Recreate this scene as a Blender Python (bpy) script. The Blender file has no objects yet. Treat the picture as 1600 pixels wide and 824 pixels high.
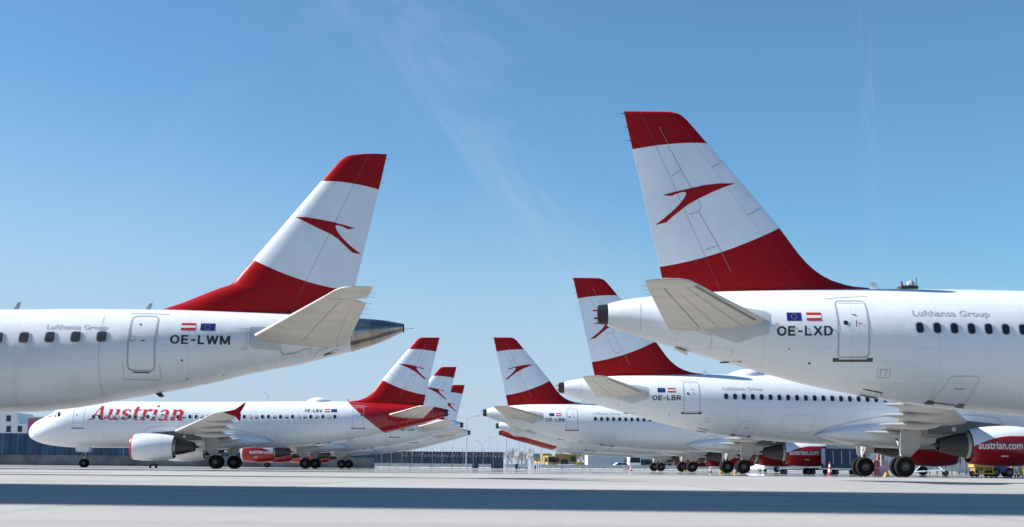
import bpy, bmesh, math, random
from mathutils import Vector, Matrix
R = math.radians
random.seed(7)
S = bpy.context.scene
C = S.collection

# ------------------------------------------------------------------ camera, sky, sun, exposure
F = 2197.4                      # focal length in pixels of the 1600 px wide photograph
CAM_H, PITCH, ROLL = 0.358, R(8.243), R(0.519)
cam_d = bpy.data.cameras.new('camera'); cam = bpy.data.objects.new('camera', cam_d); C.objects.link(cam)
cam_d.sensor_width = 36; cam_d.lens = F / 1600 * 36; cam_d.clip_start = 0.1; cam_d.clip_end = 9000
cam.matrix_world = (Matrix.Translation((0, 0, CAM_H)) @ Matrix.Rotation(math.pi / 2 + PITCH, 4, 'X')
                    @ Matrix.Rotation(ROLL, 4, 'Z'))
cam_d.dof.use_dof = True; cam_d.dof.focus_distance = 95; cam_d.dof.aperture_fstop = 1.8
S.camera = cam
SUN_EL, SUN_AZ = R(34), R(4)    # sun stands to the left of the picture, 4 degrees behind the row of aircraft
W = bpy.data.worlds.new('World'); S.world = W; W.use_nodes = True
nt = W.node_tree; nt.nodes.clear()
wo = nt.nodes.new('ShaderNodeOutputWorld'); bg = nt.nodes.new('ShaderNodeBackground')
sky = nt.nodes.new('ShaderNodeTexSky'); sky.sky_type = 'NISHITA'; sky.sun_disc = False
sky.sun_elevation = SUN_EL; sky.sun_rotation = -(math.pi / 2 - SUN_AZ)
sky.altitude = 200; sky.air_density = 1.0; sky.dust_density = 0.3; sky.ozone_density = 3.0
bg.inputs[1].default_value = 0.0565
# thin cirrus: two faint trails laid along lines of the sky, broken up by noise
tc = nt.nodes.new('ShaderNodeTexCoord')
mx = nt.nodes.new('ShaderNodeMixRGB'); mx.inputs[2].default_value = (5.2, 5.9, 6.8, 1)
L = nt.links.new
def wm(op, a, b=None, c=None):
    q = nt.nodes.new('ShaderNodeMath'); q.operation = op
    for i, v in enumerate((a, b, c)):
        if v is None: continue
        if isinstance(v, (int, float)): q.inputs[i].default_value = v
        else: L(v, q.inputs[i])
    return q.outputs[0]
sq = nt.nodes.new('ShaderNodeSeparateXYZ'); L(tc.outputs['Generated'], sq.inputs[0])
U = wm('DIVIDE', sq.outputs[0], wm('MAXIMUM', sq.outputs[1], .05)); V = wm('DIVIDE', sq.outputs[2], wm('MAXIMUM', sq.outputs[1], .05))
def trail(u0, v0, slope, width, scale, amount, lo, hi):
    d = wm('SUBTRACT', U, wm('MULTIPLY_ADD', wm('SUBTRACT', V, v0), slope, u0))
    cb = nt.nodes.new('ShaderNodeCombineXYZ'); L(wm('MULTIPLY', d, scale[0]), cb.inputs[0]); L(wm('MULTIPLY', V, scale[1]), cb.inputs[1])
    n = nt.nodes.new('ShaderNodeTexNoise'); n.inputs['Scale'].default_value = 1; n.inputs['Detail'].default_value = 8; n.inputs['Roughness'].default_value = .66
    n.inputs['Distortion'].default_value = .6; L(cb.outputs[0], n.inputs[0])
    m_ = nt.nodes.new('ShaderNodeMapRange'); m_.inputs[1].default_value = lo; m_.inputs[2].default_value = hi; L(n.outputs[0], m_.inputs[0])
    e = wm('EXPONENT', wm('MULTIPLY', wm('POWER', wm('DIVIDE', wm('ABSOLUTE', d), width), 2.0), -1.0))
    return wm('MULTIPLY', wm('MULTIPLY', m_.outputs[0], e), amount)
cir = wm('ADD', trail(-.035, .245, -.62, .036, (26, 7), .22, .40, .80), trail(.262, .20, -.02, .006, (120, 16), .10, .42, .75))
cir = wm('ADD', cir, trail(.06, .15, -.75, .07, (14, 9), .20, .46, .82)); cir = wm('ADD', cir, trail(-.29, .17, .9, .06, (16, 8), .10, .46, .82))
tint = nt.nodes.new('ShaderNodeMixRGB'); tint.blend_type = 'MULTIPLY'; tint.inputs[0].default_value = 1
tint.inputs[2].default_value = (.72, 1.05, 1.17, 1); L(sky.outputs[0], tint.inputs[1])
# hazy air near the horizon: pale blue, fading out some 17 degrees up
sz = nt.nodes.new('ShaderNodeSeparateXYZ'); L(tc.outputs['Generated'], sz.inputs[0])
hr = nt.nodes.new('ShaderNodeMapRange'); hr.interpolation_type = 'SMOOTHSTEP'; hr.inputs[1].default_value = 0.0; hr.inputs[2].default_value = .30
hr.inputs[3].default_value = .88; hr.inputs[4].default_value = 0; L(sz.outputs[2], hr.inputs[0])
hx_ = nt.nodes.new('ShaderNodeMapRange'); hx_.inputs[1].default_value = -.6; hx_.inputs[2].default_value = .6    # the haze reaches higher towards the sun
hx_.inputs[3].default_value = .34; hx_.inputs[4].default_value = .10; L(sz.outputs[0], hx_.inputs[0]); L(hx_.outputs[0], hr.inputs[2])
hz = nt.nodes.new('ShaderNodeMixRGB'); hz.inputs[2].default_value = (4.1, 4.9, 6.35, 1); L(hr.outputs[0], hz.inputs[0]); L(tint.outputs[0], hz.inputs[1])
L(cir, mx.inputs[0]); L(hz.outputs[0], mx.inputs[1]); L(mx.outputs[0], bg.inputs[0]); L(bg.outputs[0], wo.inputs[0])
sun_d = bpy.data.lights.new('sun', 'SUN'); sun_d.energy = 5.0; sun_d.angle = R(0.53); sun_d.color = (1, .955, .89)
sun = bpy.data.objects.new('sun', sun_d); C.objects.link(sun)
to_sun = Vector((-math.cos(SUN_EL) * math.cos(SUN_AZ), math.cos(SUN_EL) * math.sin(SUN_AZ), math.sin(SUN_EL)))
sun.rotation_euler = to_sun.to_track_quat('Z', 'Y').to_euler(); sun.location = (-60, 0, 60)
S.view_settings.view_transform = 'Standard'; S.view_settings.look = 'None'
S.view_settings.exposure = 1.13; S.view_settings.gamma = 1

def at(px, Y, py=None):         # where a pixel of the photograph's column/row falls at depth Y
    u, v = px - 800, (py if py is not None else 728) - 412
    c, s = math.cos(ROLL), math.sin(ROLL)
    u, v = c * u + s * v, -s * u + c * v
    a, b = u / F, -v / F
    dy = math.cos(PITCH) - b * math.sin(PITCH); dz = math.sin(PITCH) + b * math.cos(PITCH)
    return (a * Y / dy, Y, CAM_H + dz * Y / dy) if py is not None else a * Y / dy

# ------------------------------------------------------------------ materials
class NB:                       # small node helper
    def __init__(s, name):
        s.m = bpy.data.materials.new(name); s.m.use_nodes = True; s.t = s.m.node_tree
        s.b = s.t.nodes['Principled BSDF']; s.co = None
    def n(s, k, **kw):
        x = s.t.nodes.new(k)
        for a, v in kw.items(): setattr(x, a, v)
        return x
    def l(s, a, b): s.t.links.new(a, b)
    def val(s, sock, v):
        if isinstance(v, bpy.types.NodeSocket): s.l(v, sock)
        else: sock.default_value = v
    def math(s, op, a, b=0.0, c=0.0):
        x = s.n('ShaderNodeMath', operation=op); s.val(x.inputs[0], a); s.val(x.inputs[1], b)
        if op in ('MULTIPLY_ADD',): s.val(x.inputs[2], c)
        return x.outputs[0]
    def xyz(s):
        if not s.co:
            t = s.n('ShaderNodeTexCoord'); q = s.n('ShaderNodeSeparateXYZ'); s.l(t.outputs['Object'], q.inputs[0])
            s.co = (t.outputs['Object'], q.outputs[0], q.outputs[1], q.outputs[2])
        return s.co
    def noise(s, scale, stretch=(1, 1, 1), detail=4, rough=.55):
        o = s.xyz()[0]; m = s.n('ShaderNodeMapping'); m.inputs['Scale'].default_value = stretch
        q = s.n('ShaderNodeTexNoise'); q.inputs['Scale'].default_value = scale; q.inputs['Detail'].default_value = detail
        q.inputs['Roughness'].default_value = rough
        s.l(o, m.inputs[0]); s.l(m.outputs[0], q.inputs[0]); return q.outputs[0]
    def ramp(s, v, a, b, lo=0.0, hi=1.0):
        q = s.n('ShaderNodeMapRange'); s.val(q.inputs[0], v); q.inputs[1].default_value = a; q.inputs[2].default_value = b
        q.inputs[3].default_value = lo; q.inputs[4].default_value = hi; return q.outputs[0]
    def mix(s, f, a, b, mode='MIX'):
        q = s.n('ShaderNodeMixRGB', blend_type=mode); s.val(q.inputs[0], f)
        for i, v in ((1, a), (2, b)):
            if isinstance(v, tuple): v = (*v, 1) if len(v) == 3 else v
            s.val(q.inputs[i], v)
        return q.outputs[0]
    def done(s, col, rough=.5, metal=0.0, coat=0.0, spec=.5, bump=None):
        if isinstance(col, tuple): col = (*col, 1)
        s.val(s.b.inputs['Base Color'], col); s.val(s.b.inputs['Roughness'], rough); s.val(s.b.inputs['Metallic'], metal)
        s.b.inputs['Coat Weight'].default_value = coat; s.b.inputs['Coat Roughness'].default_value = .08
        s.b.inputs['Specular IOR Level'].default_value = spec
        if bump:
            q = s.n('ShaderNodeBump'); q.inputs['Strength'].default_value = bump[1]; q.inputs['Distance'].default_value = bump[2]
            s.l(bump[0], q.inputs['Height']); s.l(q.outputs[0], s.b.inputs['Normal'])
        return s.m

def plain(name, col, rough=.5, metal=0.0, var=.12, scale=1.5, coat=0.0, spec=.5):
    m = NB(name); f = m.ramp(m.noise(scale), .3, .7, 1 - var, 1 + var * .4)
    q = m.n('ShaderNodeVectorMath', operation='SCALE'); q.inputs[0].default_value = col; m.l(f, q.inputs['Scale'])
    return m.done(q.outputs[0], rough, metal, coat, spec)

WHITE = (.72, .76, .80); RED = (.32, .003, .006)

def line(m, d, w):              # 1 where |d| < w
    return m.math('LESS_THAN', m.math('ABSOLUTE', d), w)

def fuselage_paint(name, old=False, tail=0.0):
    m = NB(name); o, x, y, z = m.xyz()
    big = m.ramp(m.noise(.5), .3, .7, .96, 1.0)
    str_ = m.ramp(m.noise(1.0, (.25, 1, 3.0), 5), .45, .8, 0, 1)
    low = m.ramp(z, 3.6, 1.9, 0, .55)                                   # belly grime where oil and spray collect
    col = m.mix(m.math('MULTIPLY', str_, low), WHITE, (.50, .46, .40))
    red = None
    if old:
        xb = m.math('ADD', m.math('MULTIPLY_ADD', z, m.math('MULTIPLY_ADD', z, -0.0376, 1.583), -18.985 - 0.0), tail)
        red = m.math('LESS_THAN', m.math('SUBTRACT', x, xb), 0)
    fr = m.math('ABSOLUTE', m.math('SUBTRACT', m.math('FRACT', m.math('MULTIPLY', x, 1 / 2.65)), .5))
    frames = m.math('LESS_THAN', fr, .0042)
    lz = line(m, m.math('SUBTRACT', z, 4.02), .008)
    for zz in (2.95, 5.42, 2.38): lz = m.math('MAXIMUM', lz, line(m, m.math('SUBTRACT', z, zz), .0065))
    fr2 = m.math('MULTIPLY', m.math('LESS_THAN', m.math('ABSOLUTE', m.math('SUBTRACT', m.math('FRACT', m.math('MULTIPLY', x, 1 / .533)), .5)), .011), m.ramp(m.noise(.35, (1, 1, 1), 2), .5, .6, 0, .35))
    lines = m.math('MAXIMUM', m.math('MAXIMUM', frames, lz), fr2)
    col = m.mix(m.math('MULTIPLY', lines, .21), col, (.20, .21, .23))
    run = m.math('MULTIPLY', m.ramp(m.noise(1.0, (2.2, 1, .16), 5, .6), .56, .80, 0, .32), m.ramp(z, 4.4, 2.6, 0, 1))   # thin run marks below the doors and hatches
    col = m.mix(run, col, (.33, .29, .24))
    col = m.mix(m.ramp(m.noise(.9, (.35, 1, 1.2), 6, .62), .42, .75, 0, .16), col, (.52, .54, .55))
    if red: col = m.mix(red, col, m.mix(m.math('MULTIPLY', lines, .35), RED, (.06, .004, .006)))
    col = m.mix(1.0, col, big, 'MULTIPLY')
    wav = m.noise(1.1, (1.0, 1, 1.6), 2)
    return m.done(col, m.ramp(m.noise(2), .3, .7, .20, .36), 0, .25, .5, (wav, .25, .05))

def fin_paint(name, lo, hi, hinge, spar):
    # lo, hi: quadratic boundaries z(x) of the red foot and the red tip, in the fin's own coordinates
    m = NB(name); o, x, y, z = m.xyz()
    def quad(q): return m.math('MULTIPLY_ADD', x, m.math('MULTIPLY_ADD', x, q[2], q[1]), q[0])
    r = m.math('MAXIMUM', m.math('LESS_THAN', m.math('SUBTRACT', z, quad(lo)), 0),
               m.math('GREATER_THAN', m.math('SUBTRACT', z, quad(hi)), 0))
    col = m.mix(r, (.74, .82, .90), RED)
    l = line(m, m.math('SUBTRACT', x, m.math('MULTIPLY_ADD', z, hinge[1], hinge[0])), .012)
    if spar: l = m.math('MAXIMUM', l, m.math('MULTIPLY', line(m, m.math('SUBTRACT', x, m.math('MULTIPLY_ADD', z, spar[1], spar[0])), .010), .6))
    col = m.mix(m.math('MULTIPLY', l, .5), col, (.10, .10, .12))
    f = m.ramp(m.noise(1.2, (1, 1, .5), 6, .65), .3, .75, .88, 1.0)
    col = m.mix(1.0, col, f, 'MULTIPLY')
    return m.done(col, .34, 0, 0, .16)

def nacelle_paint(name, red=True):
    m = NB(name); o, x, y, z = m.xyz()
    col = WHITE
    if red:                     # engine-local: x forward from the main gear, boundary falls towards the exhaust
        zb = m.math('ADD', 2.35, m.math('MULTIPLY', m.math('POWER', m.math('MAXIMUM', m.math('SUBTRACT', 5.3, x), 0), 1.7), -.16))
        col = m.mix(m.math('LESS_THAN', m.math('SUBTRACT', z, zb), 0), WHITE, RED)
        lip = m.math('GREATER_THAN', x, 6.60); col = m.mix(lip, col, (.55, .55, .57))
    else:
        lip = m.math('GREATER_THAN', x, 6.60); col = m.mix(lip, col, (.45, .03, .03))
    l = m.math('MAXIMUM', line(m, m.math('SUBTRACT', x, 5.35), .008), line(m, m.math('SUBTRACT', x, 4.1), .008))
    col = m.mix(m.math('MULTIPLY', l, .4), col, (.1, .1, .1))
    f = m.ramp(m.noise(1.5, (.5, 1, 1.5), 5), .3, .75, .9, 1.0)
    return m.done(m.mix(1.0, col, f, 'MULTIPLY'), .28, 0, .3)

def metal_cone(name):
    m = NB(name); o, x, y, z = m.xyz()
    band = m.ramp(m.noise(1.0, (3.2, .3, .3), 3), .35, .65, 0, 1)
    col = m.mix(band, (.33, .31, .29), (.46, .42, .38))
    col = m.mix(m.ramp(m.noise(3, (1, 1, 1), 5), .45, .75, 0, .6), col, (.22, .15, .09))
    fr = m.math('LESS_THAN', m.math('ABSOLUTE', m.math('SUBTRACT', m.math('FRACT', m.math('MULTIPLY', x, 1.9)), .5)), .014)
    return m.done(m.mix(m.math('MULTIPLY', fr, .6), col, (.05, .045, .04)), .3, .95)

def under_paint(name, col):
    m = NB(name); o, x, y, z = m.xyz()
    f = m.ramp(m.noise(1.1, (.6, 2.0, 1), 5), .35, .7, .84, 1.0)
    q = m.mix(1.0, col, f, 'MULTIPLY')
    fy = m.math('LESS_THAN', m.math('ABSOLUTE', m.math('SUBTRACT', m.math('FRACT', m.math('MULTIPLY', y, .62)), .5)), .006)
    q = m.mix(m.math('MULTIPLY', fy, .4), q, (.12, .12, .12))
    return m.done(q, .4)

M = {}
def build_mats():
    M['fus'] = fuselage_paint('white_aircraft_paint')
    M['fus_old'] = fuselage_paint('white_and_red_aircraft_paint', True)
    # boundaries in local x (forward of main gear): x = 17.71 - xn
    M['fin'] = fin_paint('fin_paint', FIN_LO, FIN_HI, (-13.23, -.428), (-8.75, -.723))
    M['nac_red'] = nacelle_paint('red_nacelle_paint'); M['nac_white'] = nacelle_paint('white_nacelle_paint', False)
    M['cone'] = metal_cone('heat_stained_steel')
    M['under'] = under_paint('stabiliser_grey_paint', (.62, .585, .52))
    M['wing'] = under_paint('wing_grey_paint', (.50, .50, .49))
    M['plate'] = plain('bare_aluminium_plate', (.50, .53, .56), .4, .3)
    M['red'] = plain('red_paint', RED, .35, 0, .08, 1, 0, .2)
    M['navy'] = plain('flag_blue', (.008, .015, .16), .35)
    M['gold'] = plain('star_yellow', (.8, .6, .05), .4)
    M['black'] = plain('black_lettering', (.012, .013, .018), .4)
    M['grey_txt'] = plain('grey_lettering', (.47, .50, .55), .4)
    M['white_txt'] = plain('white_lettering', (.8, .8, .8), .4)
    M['red_txt'] = plain('red_lettering', (.50, .02, .03), .35)
    M['outline'] = plain('door_seal_grey', (.40, .42, .45), .5)
    M['outline_dk'] = plain('thin_seam_grey', (.33, .35, .38), .5)
    M['seam_mid'] = plain('grey_gap', (.25, .24, .26), .6)
    M['seam_dark'] = plain('dark_gap', (.24, .23, .21), .6)
    M['lead'] = plain('worn_leading_edge', (.20, .195, .185), .45, .3)
    M['sill'] = plain('scuff_plate_dark', (.07, .065, .065), .45, .3)
    M['glass'] = plain('window_glass', (.010, .014, .028), .08, 0, .2)
    M['glass_grey'] = plain('tinted_window_glass', (.055, .06, .068), .12, 0, .3)
    M['door_grey'] = plain('gear_door_grey', (.36, .365, .37), .45)
    M['pylon'] = plain('pylon_grey', (.085, .09, .10), .45, .1)
    M['shade'] = plain('window_blind', (.55, .58, .60), .5)
    M['white'] = plain('white_paint', WHITE, .3)
    M['tyre'] = plain('tyre_rubber', (.0075, .0075, .008), .85, 0, .3, 6, 0, .2)
    M['rim'] = plain('wheel_rim', (.10, .105, .115), .5, .4)
    M['strut'] = plain('gear_strut_metal', (.40, .41, .42), .4, .3)
    M['hyd'] = plain('dark_hydraulics', (.03, .03, .033), .5, .3)
    M['nozzle'] = plain('exhaust_steel', (.055, .053, .055), .42, .7)
    M['lightnoz'] = plain('nozzle_ring_steel', (.30, .31, .33), .35, .8)
    M['dark'] = plain('dark_interior', (.01, .01, .011), .7)
    M['yellow'] = plain('yellow_paint', (.46, .28, .03), .5, 0, .3)
    M['conc'] = plain('barrier_concrete', (.58, .57, .54), .85, 0, .25, 2)
    M['steel'] = plain('galvanised_steel', (.40, .42, .44), .45, .4)

# ------------------------------------------------------------------ object helpers
def link_mesh(name, me, parent=None, loc=(0, 0, 0)):
    o = bpy.data.objects.new(name, me); C.objects.link(o); o.location = loc
    if parent: o.parent = parent
    return o
def mesh(name, v, f, mats, mi=None, smooth=True, angle=35):
    me = bpy.data.meshes.new(name); me.from_pydata([tuple(p) for p in v], [], f)
    for m in (mats if isinstance(mats, (list, tuple)) else [mats]): me.materials.append(M[m] if isinstance(m, str) else m)
    if mi: me.polygons.foreach_set('material_index', mi)
    if smooth:
        me.shade_smooth(); me.set_sharp_from_angle(angle=R(angle))
    me.validate(); me.update(); return me
def thing(name, label, cat, loc=(0, 0, 0), rz=0, group=None):
    o = bpy.data.objects.new(name, None); C.objects.link(o); o.location = loc; o.rotation_euler = (0, 0, rz)
    o.empty_display_size = .3
    o['label'] = label; o['category'] = cat
    if group: o['group'] = group
    return o
def tag(o, label, cat, group=None):
    o['label'] = label; o['category'] = cat
    if group: o['group'] = group
    return o
class G:                        # geometry collector
    def __init__(s): s.v = []; s.f = []; s.mi = []
    def add(s, v, f, mi=0):
        b = len(s.v); s.v += [tuple(p) for p in v]; s.f += [tuple(i + b for i in q) for q in f]; s.mi += [mi] * len(f); return s
    def box(s, c, d, mi=0, rz=0, taper=1.0):
        v = []
        cz, sz = math.cos(rz), math.sin(rz)
        for k in (-.5, .5):
            t = 1 if k < 0 else taper
            for i, j in ((-.5, -.5), (.5, -.5), (.5, .5), (-.5, .5)):
                x, y = i * d[0] * t, j * d[1] * t
                v.append((c[0] + x * cz - y * sz, c[1] + x * sz + y * cz, c[2] + k * d[2]))
        return s.add(v, [(3, 2, 1, 0), (4, 5, 6, 7), (0, 1, 5, 4), (1, 2, 6, 5), (2, 3, 7, 6), (3, 0, 4, 7)], mi)
    def tube(s, a, b, r, r2=None, n=8, mi=0):
        a, b = Vector(a), Vector(b); d = (b - a).normalized(); r2 = r if r2 is None else r2
        u = d.orthogonal().normalized(); w = d.cross(u); v = []
        for p, q in ((a, r), (b, r2)):
            for i in range(n):
                t = 2 * math.pi * i / n; v.append(p + u * (q * math.cos(t)) + w * (q * math.sin(t)))
        f = [(i, (i + 1) % n, n + (i + 1) % n, n + i) for i in range(n)]
        f += [tuple(range(n))[::-1], tuple(range(n, 2 * n))]
        return s.add(v, f, mi)
    def lathe(s, prof, axis='Y', c=(0, 0, 0), n=32, mi=0, cap=False):    # prof: (along, radius, [mi])
        v = []; f = []; mm = []
        for p in prof:
            for i in range(n):
                t = 2 * math.pi * i / n; a, b = p[1] * math.cos(t), p[1] * math.sin(t)
                v.append({'X': (c[0] + p[0], c[1] + a, c[2] + b), 'Y': (c[0] + b, c[1] + p[0], c[2] + a),
                          'Z': (c[0] + a, c[1] + b, c[2] + p[0])}[axis])
        base = len(s.v); s.v += v
        for k in range(len(prof) - 1):
            m = prof[k][2] if len(prof[k]) > 2 else mi
            for i in range(n):
                s.f.append((base + k * n + i, base + k * n + (i + 1) % n, base + (k + 1) * n + (i + 1) % n, base + (k + 1) * n + i)); s.mi.append(m)
        if cap:
            s.f.append(tuple(base + i for i in range(n))[::-1]); s.mi.append(prof[0][2] if len(prof[0]) > 2 else mi)
            s.f.append(tuple(base + (len(prof) - 1) * n + i for i in range(n))); s.mi.append(prof[-1][2] if len(prof[-1]) > 2 else mi)
        return s
    def loft(s, rings, mi=0, caps=True):
        n = len(rings[0]); v = [p for r in rings for p in r]; f = []
        for k in range(len(rings) - 1):
            for i in range(n):
                f.append((k * n + i, k * n + (i + 1) % n, (k + 1) * n + (i + 1) % n, (k + 1) * n + i))
        if caps: f += [tuple(range(n))[::-1], tuple(range((len(rings) - 1) * n, len(rings) * n))]
        return s.add(v, f, mi)
    def prism(s, poly, y0, y1, mi=0):                                  # polygon in x,z extruded along y
        n = len(poly); v = [(x, y0, z) for x, z in poly] + [(x, y1, z) for x, z in poly]
        f = [tuple(range(n)), tuple(range(n, 2 * n))[::-1]] + [(i, n + i, n + (i + 1) % n, (i + 1) % n) for i in range(n)]
        return s.add(v, f, mi)
    def mesh(s, name, mats, smooth=True, angle=35): return mesh(name, s.v, s.f, mats, s.mi, smooth, angle)
    def obj(s, name, mats, parent=None, loc=(0, 0, 0), smooth=True, angle=35):
        return link_mesh(name, s.mesh(name, mats, smooth, angle), parent, loc)

def pchip(tab):
    xs = [t[0] for t in tab]; n = len(xs); k = len(tab[0]) - 1
    sl = []
    for c in range(1, k + 1):
        d = [(tab[i + 1][c] - tab[i][c]) / (xs[i + 1] - xs[i]) for i in range(n - 1)]
        m = [d[0]] + [0 if d[i - 1] * d[i] <= 0 else 2 * d[i - 1] * d[i] / (d[i - 1] + d[i]) for i in range(1, n - 1)] + [d[-1]]
        sl.append(m)
    def f(x):
        if x <= xs[0]: return tab[0][1:]
        if x >= xs[-1]: return tab[-1][1:]
        i = max(j for j in range(n - 1) if xs[j] <= x); h = xs[i + 1] - xs[i]; t = (x - xs[i]) / h
        a, b, c_, d_ = 2 * t**3 - 3 * t**2 + 1, t**3 - 2 * t**2 + t, -2 * t**3 + 3 * t**2, t**3 - t**2
        return tuple(a * tab[i][c + 1] + b * h * sl[c][i] + c_ * tab[i + 1][c + 1] + d_ * h * sl[c][i + 1] for c in range(k))
    return f

# ------------------------------------------------------------------ airframe shapes (xn = metres behind the nose of the medium jet)
GEAR = 17.71
JET = pchip([(0, 3.06, 3.04, .02), (.06, 3.36, 2.78, .32), (.2, 3.62, 2.58, .60), (.5, 3.96, 2.38, .93), (.75, 4.14, 2.27, 1.10), (1.4, 4.46, 2.07, 1.40),
             (1.75, 4.64, 2.00, 1.52), (2.3, 5.02, 1.92, 1.67), (2.9, 5.40, 1.86, 1.79), (3.6, 5.67, 1.81, 1.89), (4.4, 5.82, 1.79, 1.94),
             (5.6, 5.91, 1.78, 1.97), (7.5, 5.92, 1.79, 1.975), (12, 5.93, 1.80, 1.975), (20, 6.00, 1.88, 1.975), (22, 6.03, 1.93, 1.975),
             (23.73, 6.06, 2.02, 1.972), (25.5, 6.075, 2.16, 1.96), (27.23, 6.08, 2.34, 1.93), (28.97, 6.06, 2.62, 1.83), (30.8, 6.02, 2.98, 1.63),
             (32.3, 5.975, 3.38, 1.37), (33.55, 5.93, 3.72, 1.12), (35.0, 5.82, 4.11, .83), (36.2, 5.69, 4.47, .58), (36.8, 5.58, 4.67, .45), (37.11, 5.49, 4.80, .36)])
REG = pchip([(0, 2.80, 2.78, .02), (.08, 3.04, 2.56, .28), (.3, 3.34, 2.36, .55), (.8, 3.72, 2.18, .88), (1.6, 4.16, 2.00, 1.17), (2.4, 4.68, 1.93, 1.34),
             (3.2, 5.02, 1.90, 1.44), (4.2, 5.18, 1.88, 1.49), (6, 5.22, 1.88, 1.505), (12, 5.22, 1.89, 1.505), (25.6, 5.24, 1.94, 1.505), (26.8, 5.26, 1.97, 1.505),
             (27.6, 5.28, 2.04, 1.50), (28.4, 5.295, 2.15, 1.49), (29.8, 5.30, 2.42, 1.45), (31.2, 5.30, 2.68, 1.36), (32.4, 5.28, 2.93, 1.25), (33.87, 5.25, 3.30, 1.10), (35.3, 5.22, 3.59, .94),
             (36.2, 5.17, 3.83, .83), (37.18, 5.10, 4.09, .68), (37.9, 5.05, 4.34, .50), (38.6, 4.94, 4.68, .20)])
JETS = {'medium': (0, 0), 'long': (4.27, 2.67), 'short': (-1.6, -2.13)}

def body_y(fn, xn, z):          # half width of the hull at height z
    zt, zb, w = fn(xn); c, h = (zt + zb) / 2, (zt - zb) / 2
    return w * math.sqrt(max(0, 1 - ((z - c) / h) ** 2))
def hull(name, fn, x0, x1, stretch, mats, nring=64, ns=130, gear=GEAR, matf=None):
    fwd, aft = stretch; rings = []; g = G()
    xs = [x0 + (x1 - x0) * (i / ns) ** (1.0) for i in range(ns + 1)]
    xs += [x0 + d for d in (.02, .05, .1, .16) if x0 < 1]
    for xn in sorted(set(xs)):
        zt, zb, w = fn(xn); c, h = (zt + zb) / 2, (zt - zb) / 2
        s = max(0, min(1, (12 - xn) / 4)); a = max(0, min(1, (xn - 19) / 3))
        X = gear - xn + fwd * s - aft * a
        rings.append([(X, -w * math.sin(2 * math.pi * i / nring), c + h * math.cos(2 * math.pi * i / nring)) for i in range(nring)])
    g.loft(rings)
    return g.mesh(name, mats, True, 50)

def naca(s): return 10 * (.2969 * math.sqrt(max(s, 0)) - .126 * s - .3516 * s * s + .2843 * s**3 - .1036 * s**4)
SS = [0, .004, .015, .035, .07, .12, .19, .28, .38, .5, .62, .74, .86, .95, 1.0]
class Fin:
    def __init__(s, le, te, th, gear): s.le, s.te, s.th, s.gear = pchip(le), pchip(te), pchip(th), gear
    def half(s, xn, z):
        a, b = s.le(z)[0], s.te(z)[0]; return s.th(z)[0] * naca(min(1, max(0, (xn - a) / (b - a))))
    def mesh(s, zs, mat):
        g = G(); rings = []
        for z in zs:
            a, b, t = s.le(z)[0], s.te(z)[0], s.th(z)[0]
            up = [(s.gear - (a + (b - a) * q), -t * naca(q) - .004, z) for q in SS]
            dn = [(x, -y, zz) for x, y, zz in up[::-1]]
            rings.append(up + dn)
        return g.loft(rings).mesh('tail_fin', mat, True, 40)
JFIN = Fin([(5.6, 28.4), (6.10, 28.6), (6.14, 29.1), (6.2, 29.38), (6.33, 29.81), (6.68, 30.39), (7.18, 30.87), (8.04, 31.49), (10.82, 33.81), (11.44, 34.34), (11.67, 34.55), (11.81, 34.74), (11.88, 34.98)],
           [(5.6, 35.17), (11.88, 36.565)], [(5.6, .34), (6.6, .30), (11.6, .13), (11.82, .12), (11.88, .05)], GEAR)
RGEAR = 20.0
RFIN = Fin([(5.0, 30.2), (5.28, 30.66), (5.31, 30.80), (6.05, 32.68), (6.15, 32.97), (6.5, 33.28), (7.0, 33.70), (9.61, 35.81), (10.16, 36.26), (10.34, 36.43), (10.48, 36.64), (10.53, 36.90), (10.565, 37.2)],
           [(5.0, 36.76), (6.15, 37.01), (9.37, 37.71), (10.565, 37.95)], [(5.0, .30), (6.2, .26), (10.3, .11), (10.5, .10), (10.565, .05)], RGEAR)
def quad_fit(pts):              # z = a + b x + c x^2 through three points
    (x0, y0), (x1, y1), (x2, y2) = pts
    c = ((y2 - y0) / (x2 - x0) - (y1 - y0) / (x1 - x0)) / (x2 - x1); b = (y1 - y0) / (x1 - x0) - c * (x1 + x0)
    return (y0 - b * x0 - c * x0 * x0, b, c)
JX = lambda xn: GEAR - xn
FIN_LO = quad_fit([(JX(35.36), 6.73), (JX(33.4), 7.21), (JX(31.49), 8.04)])
FIN_HI = quad_fit([(JX(36.29), 10.60), (JX(35.1), 10.765), (JX(33.81), 10.82)])
RX = lambda xn: RGEAR - xn
RLO = quad_fit([(RX(33.68), 6.97), (RX(34.95), 6.42), (RX(36.41), 6.06)])
RHI = quad_fit([(RX(35.81), 9.61), (RX(36.75), 9.55), (RX(37.71), 9.37)])

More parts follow.
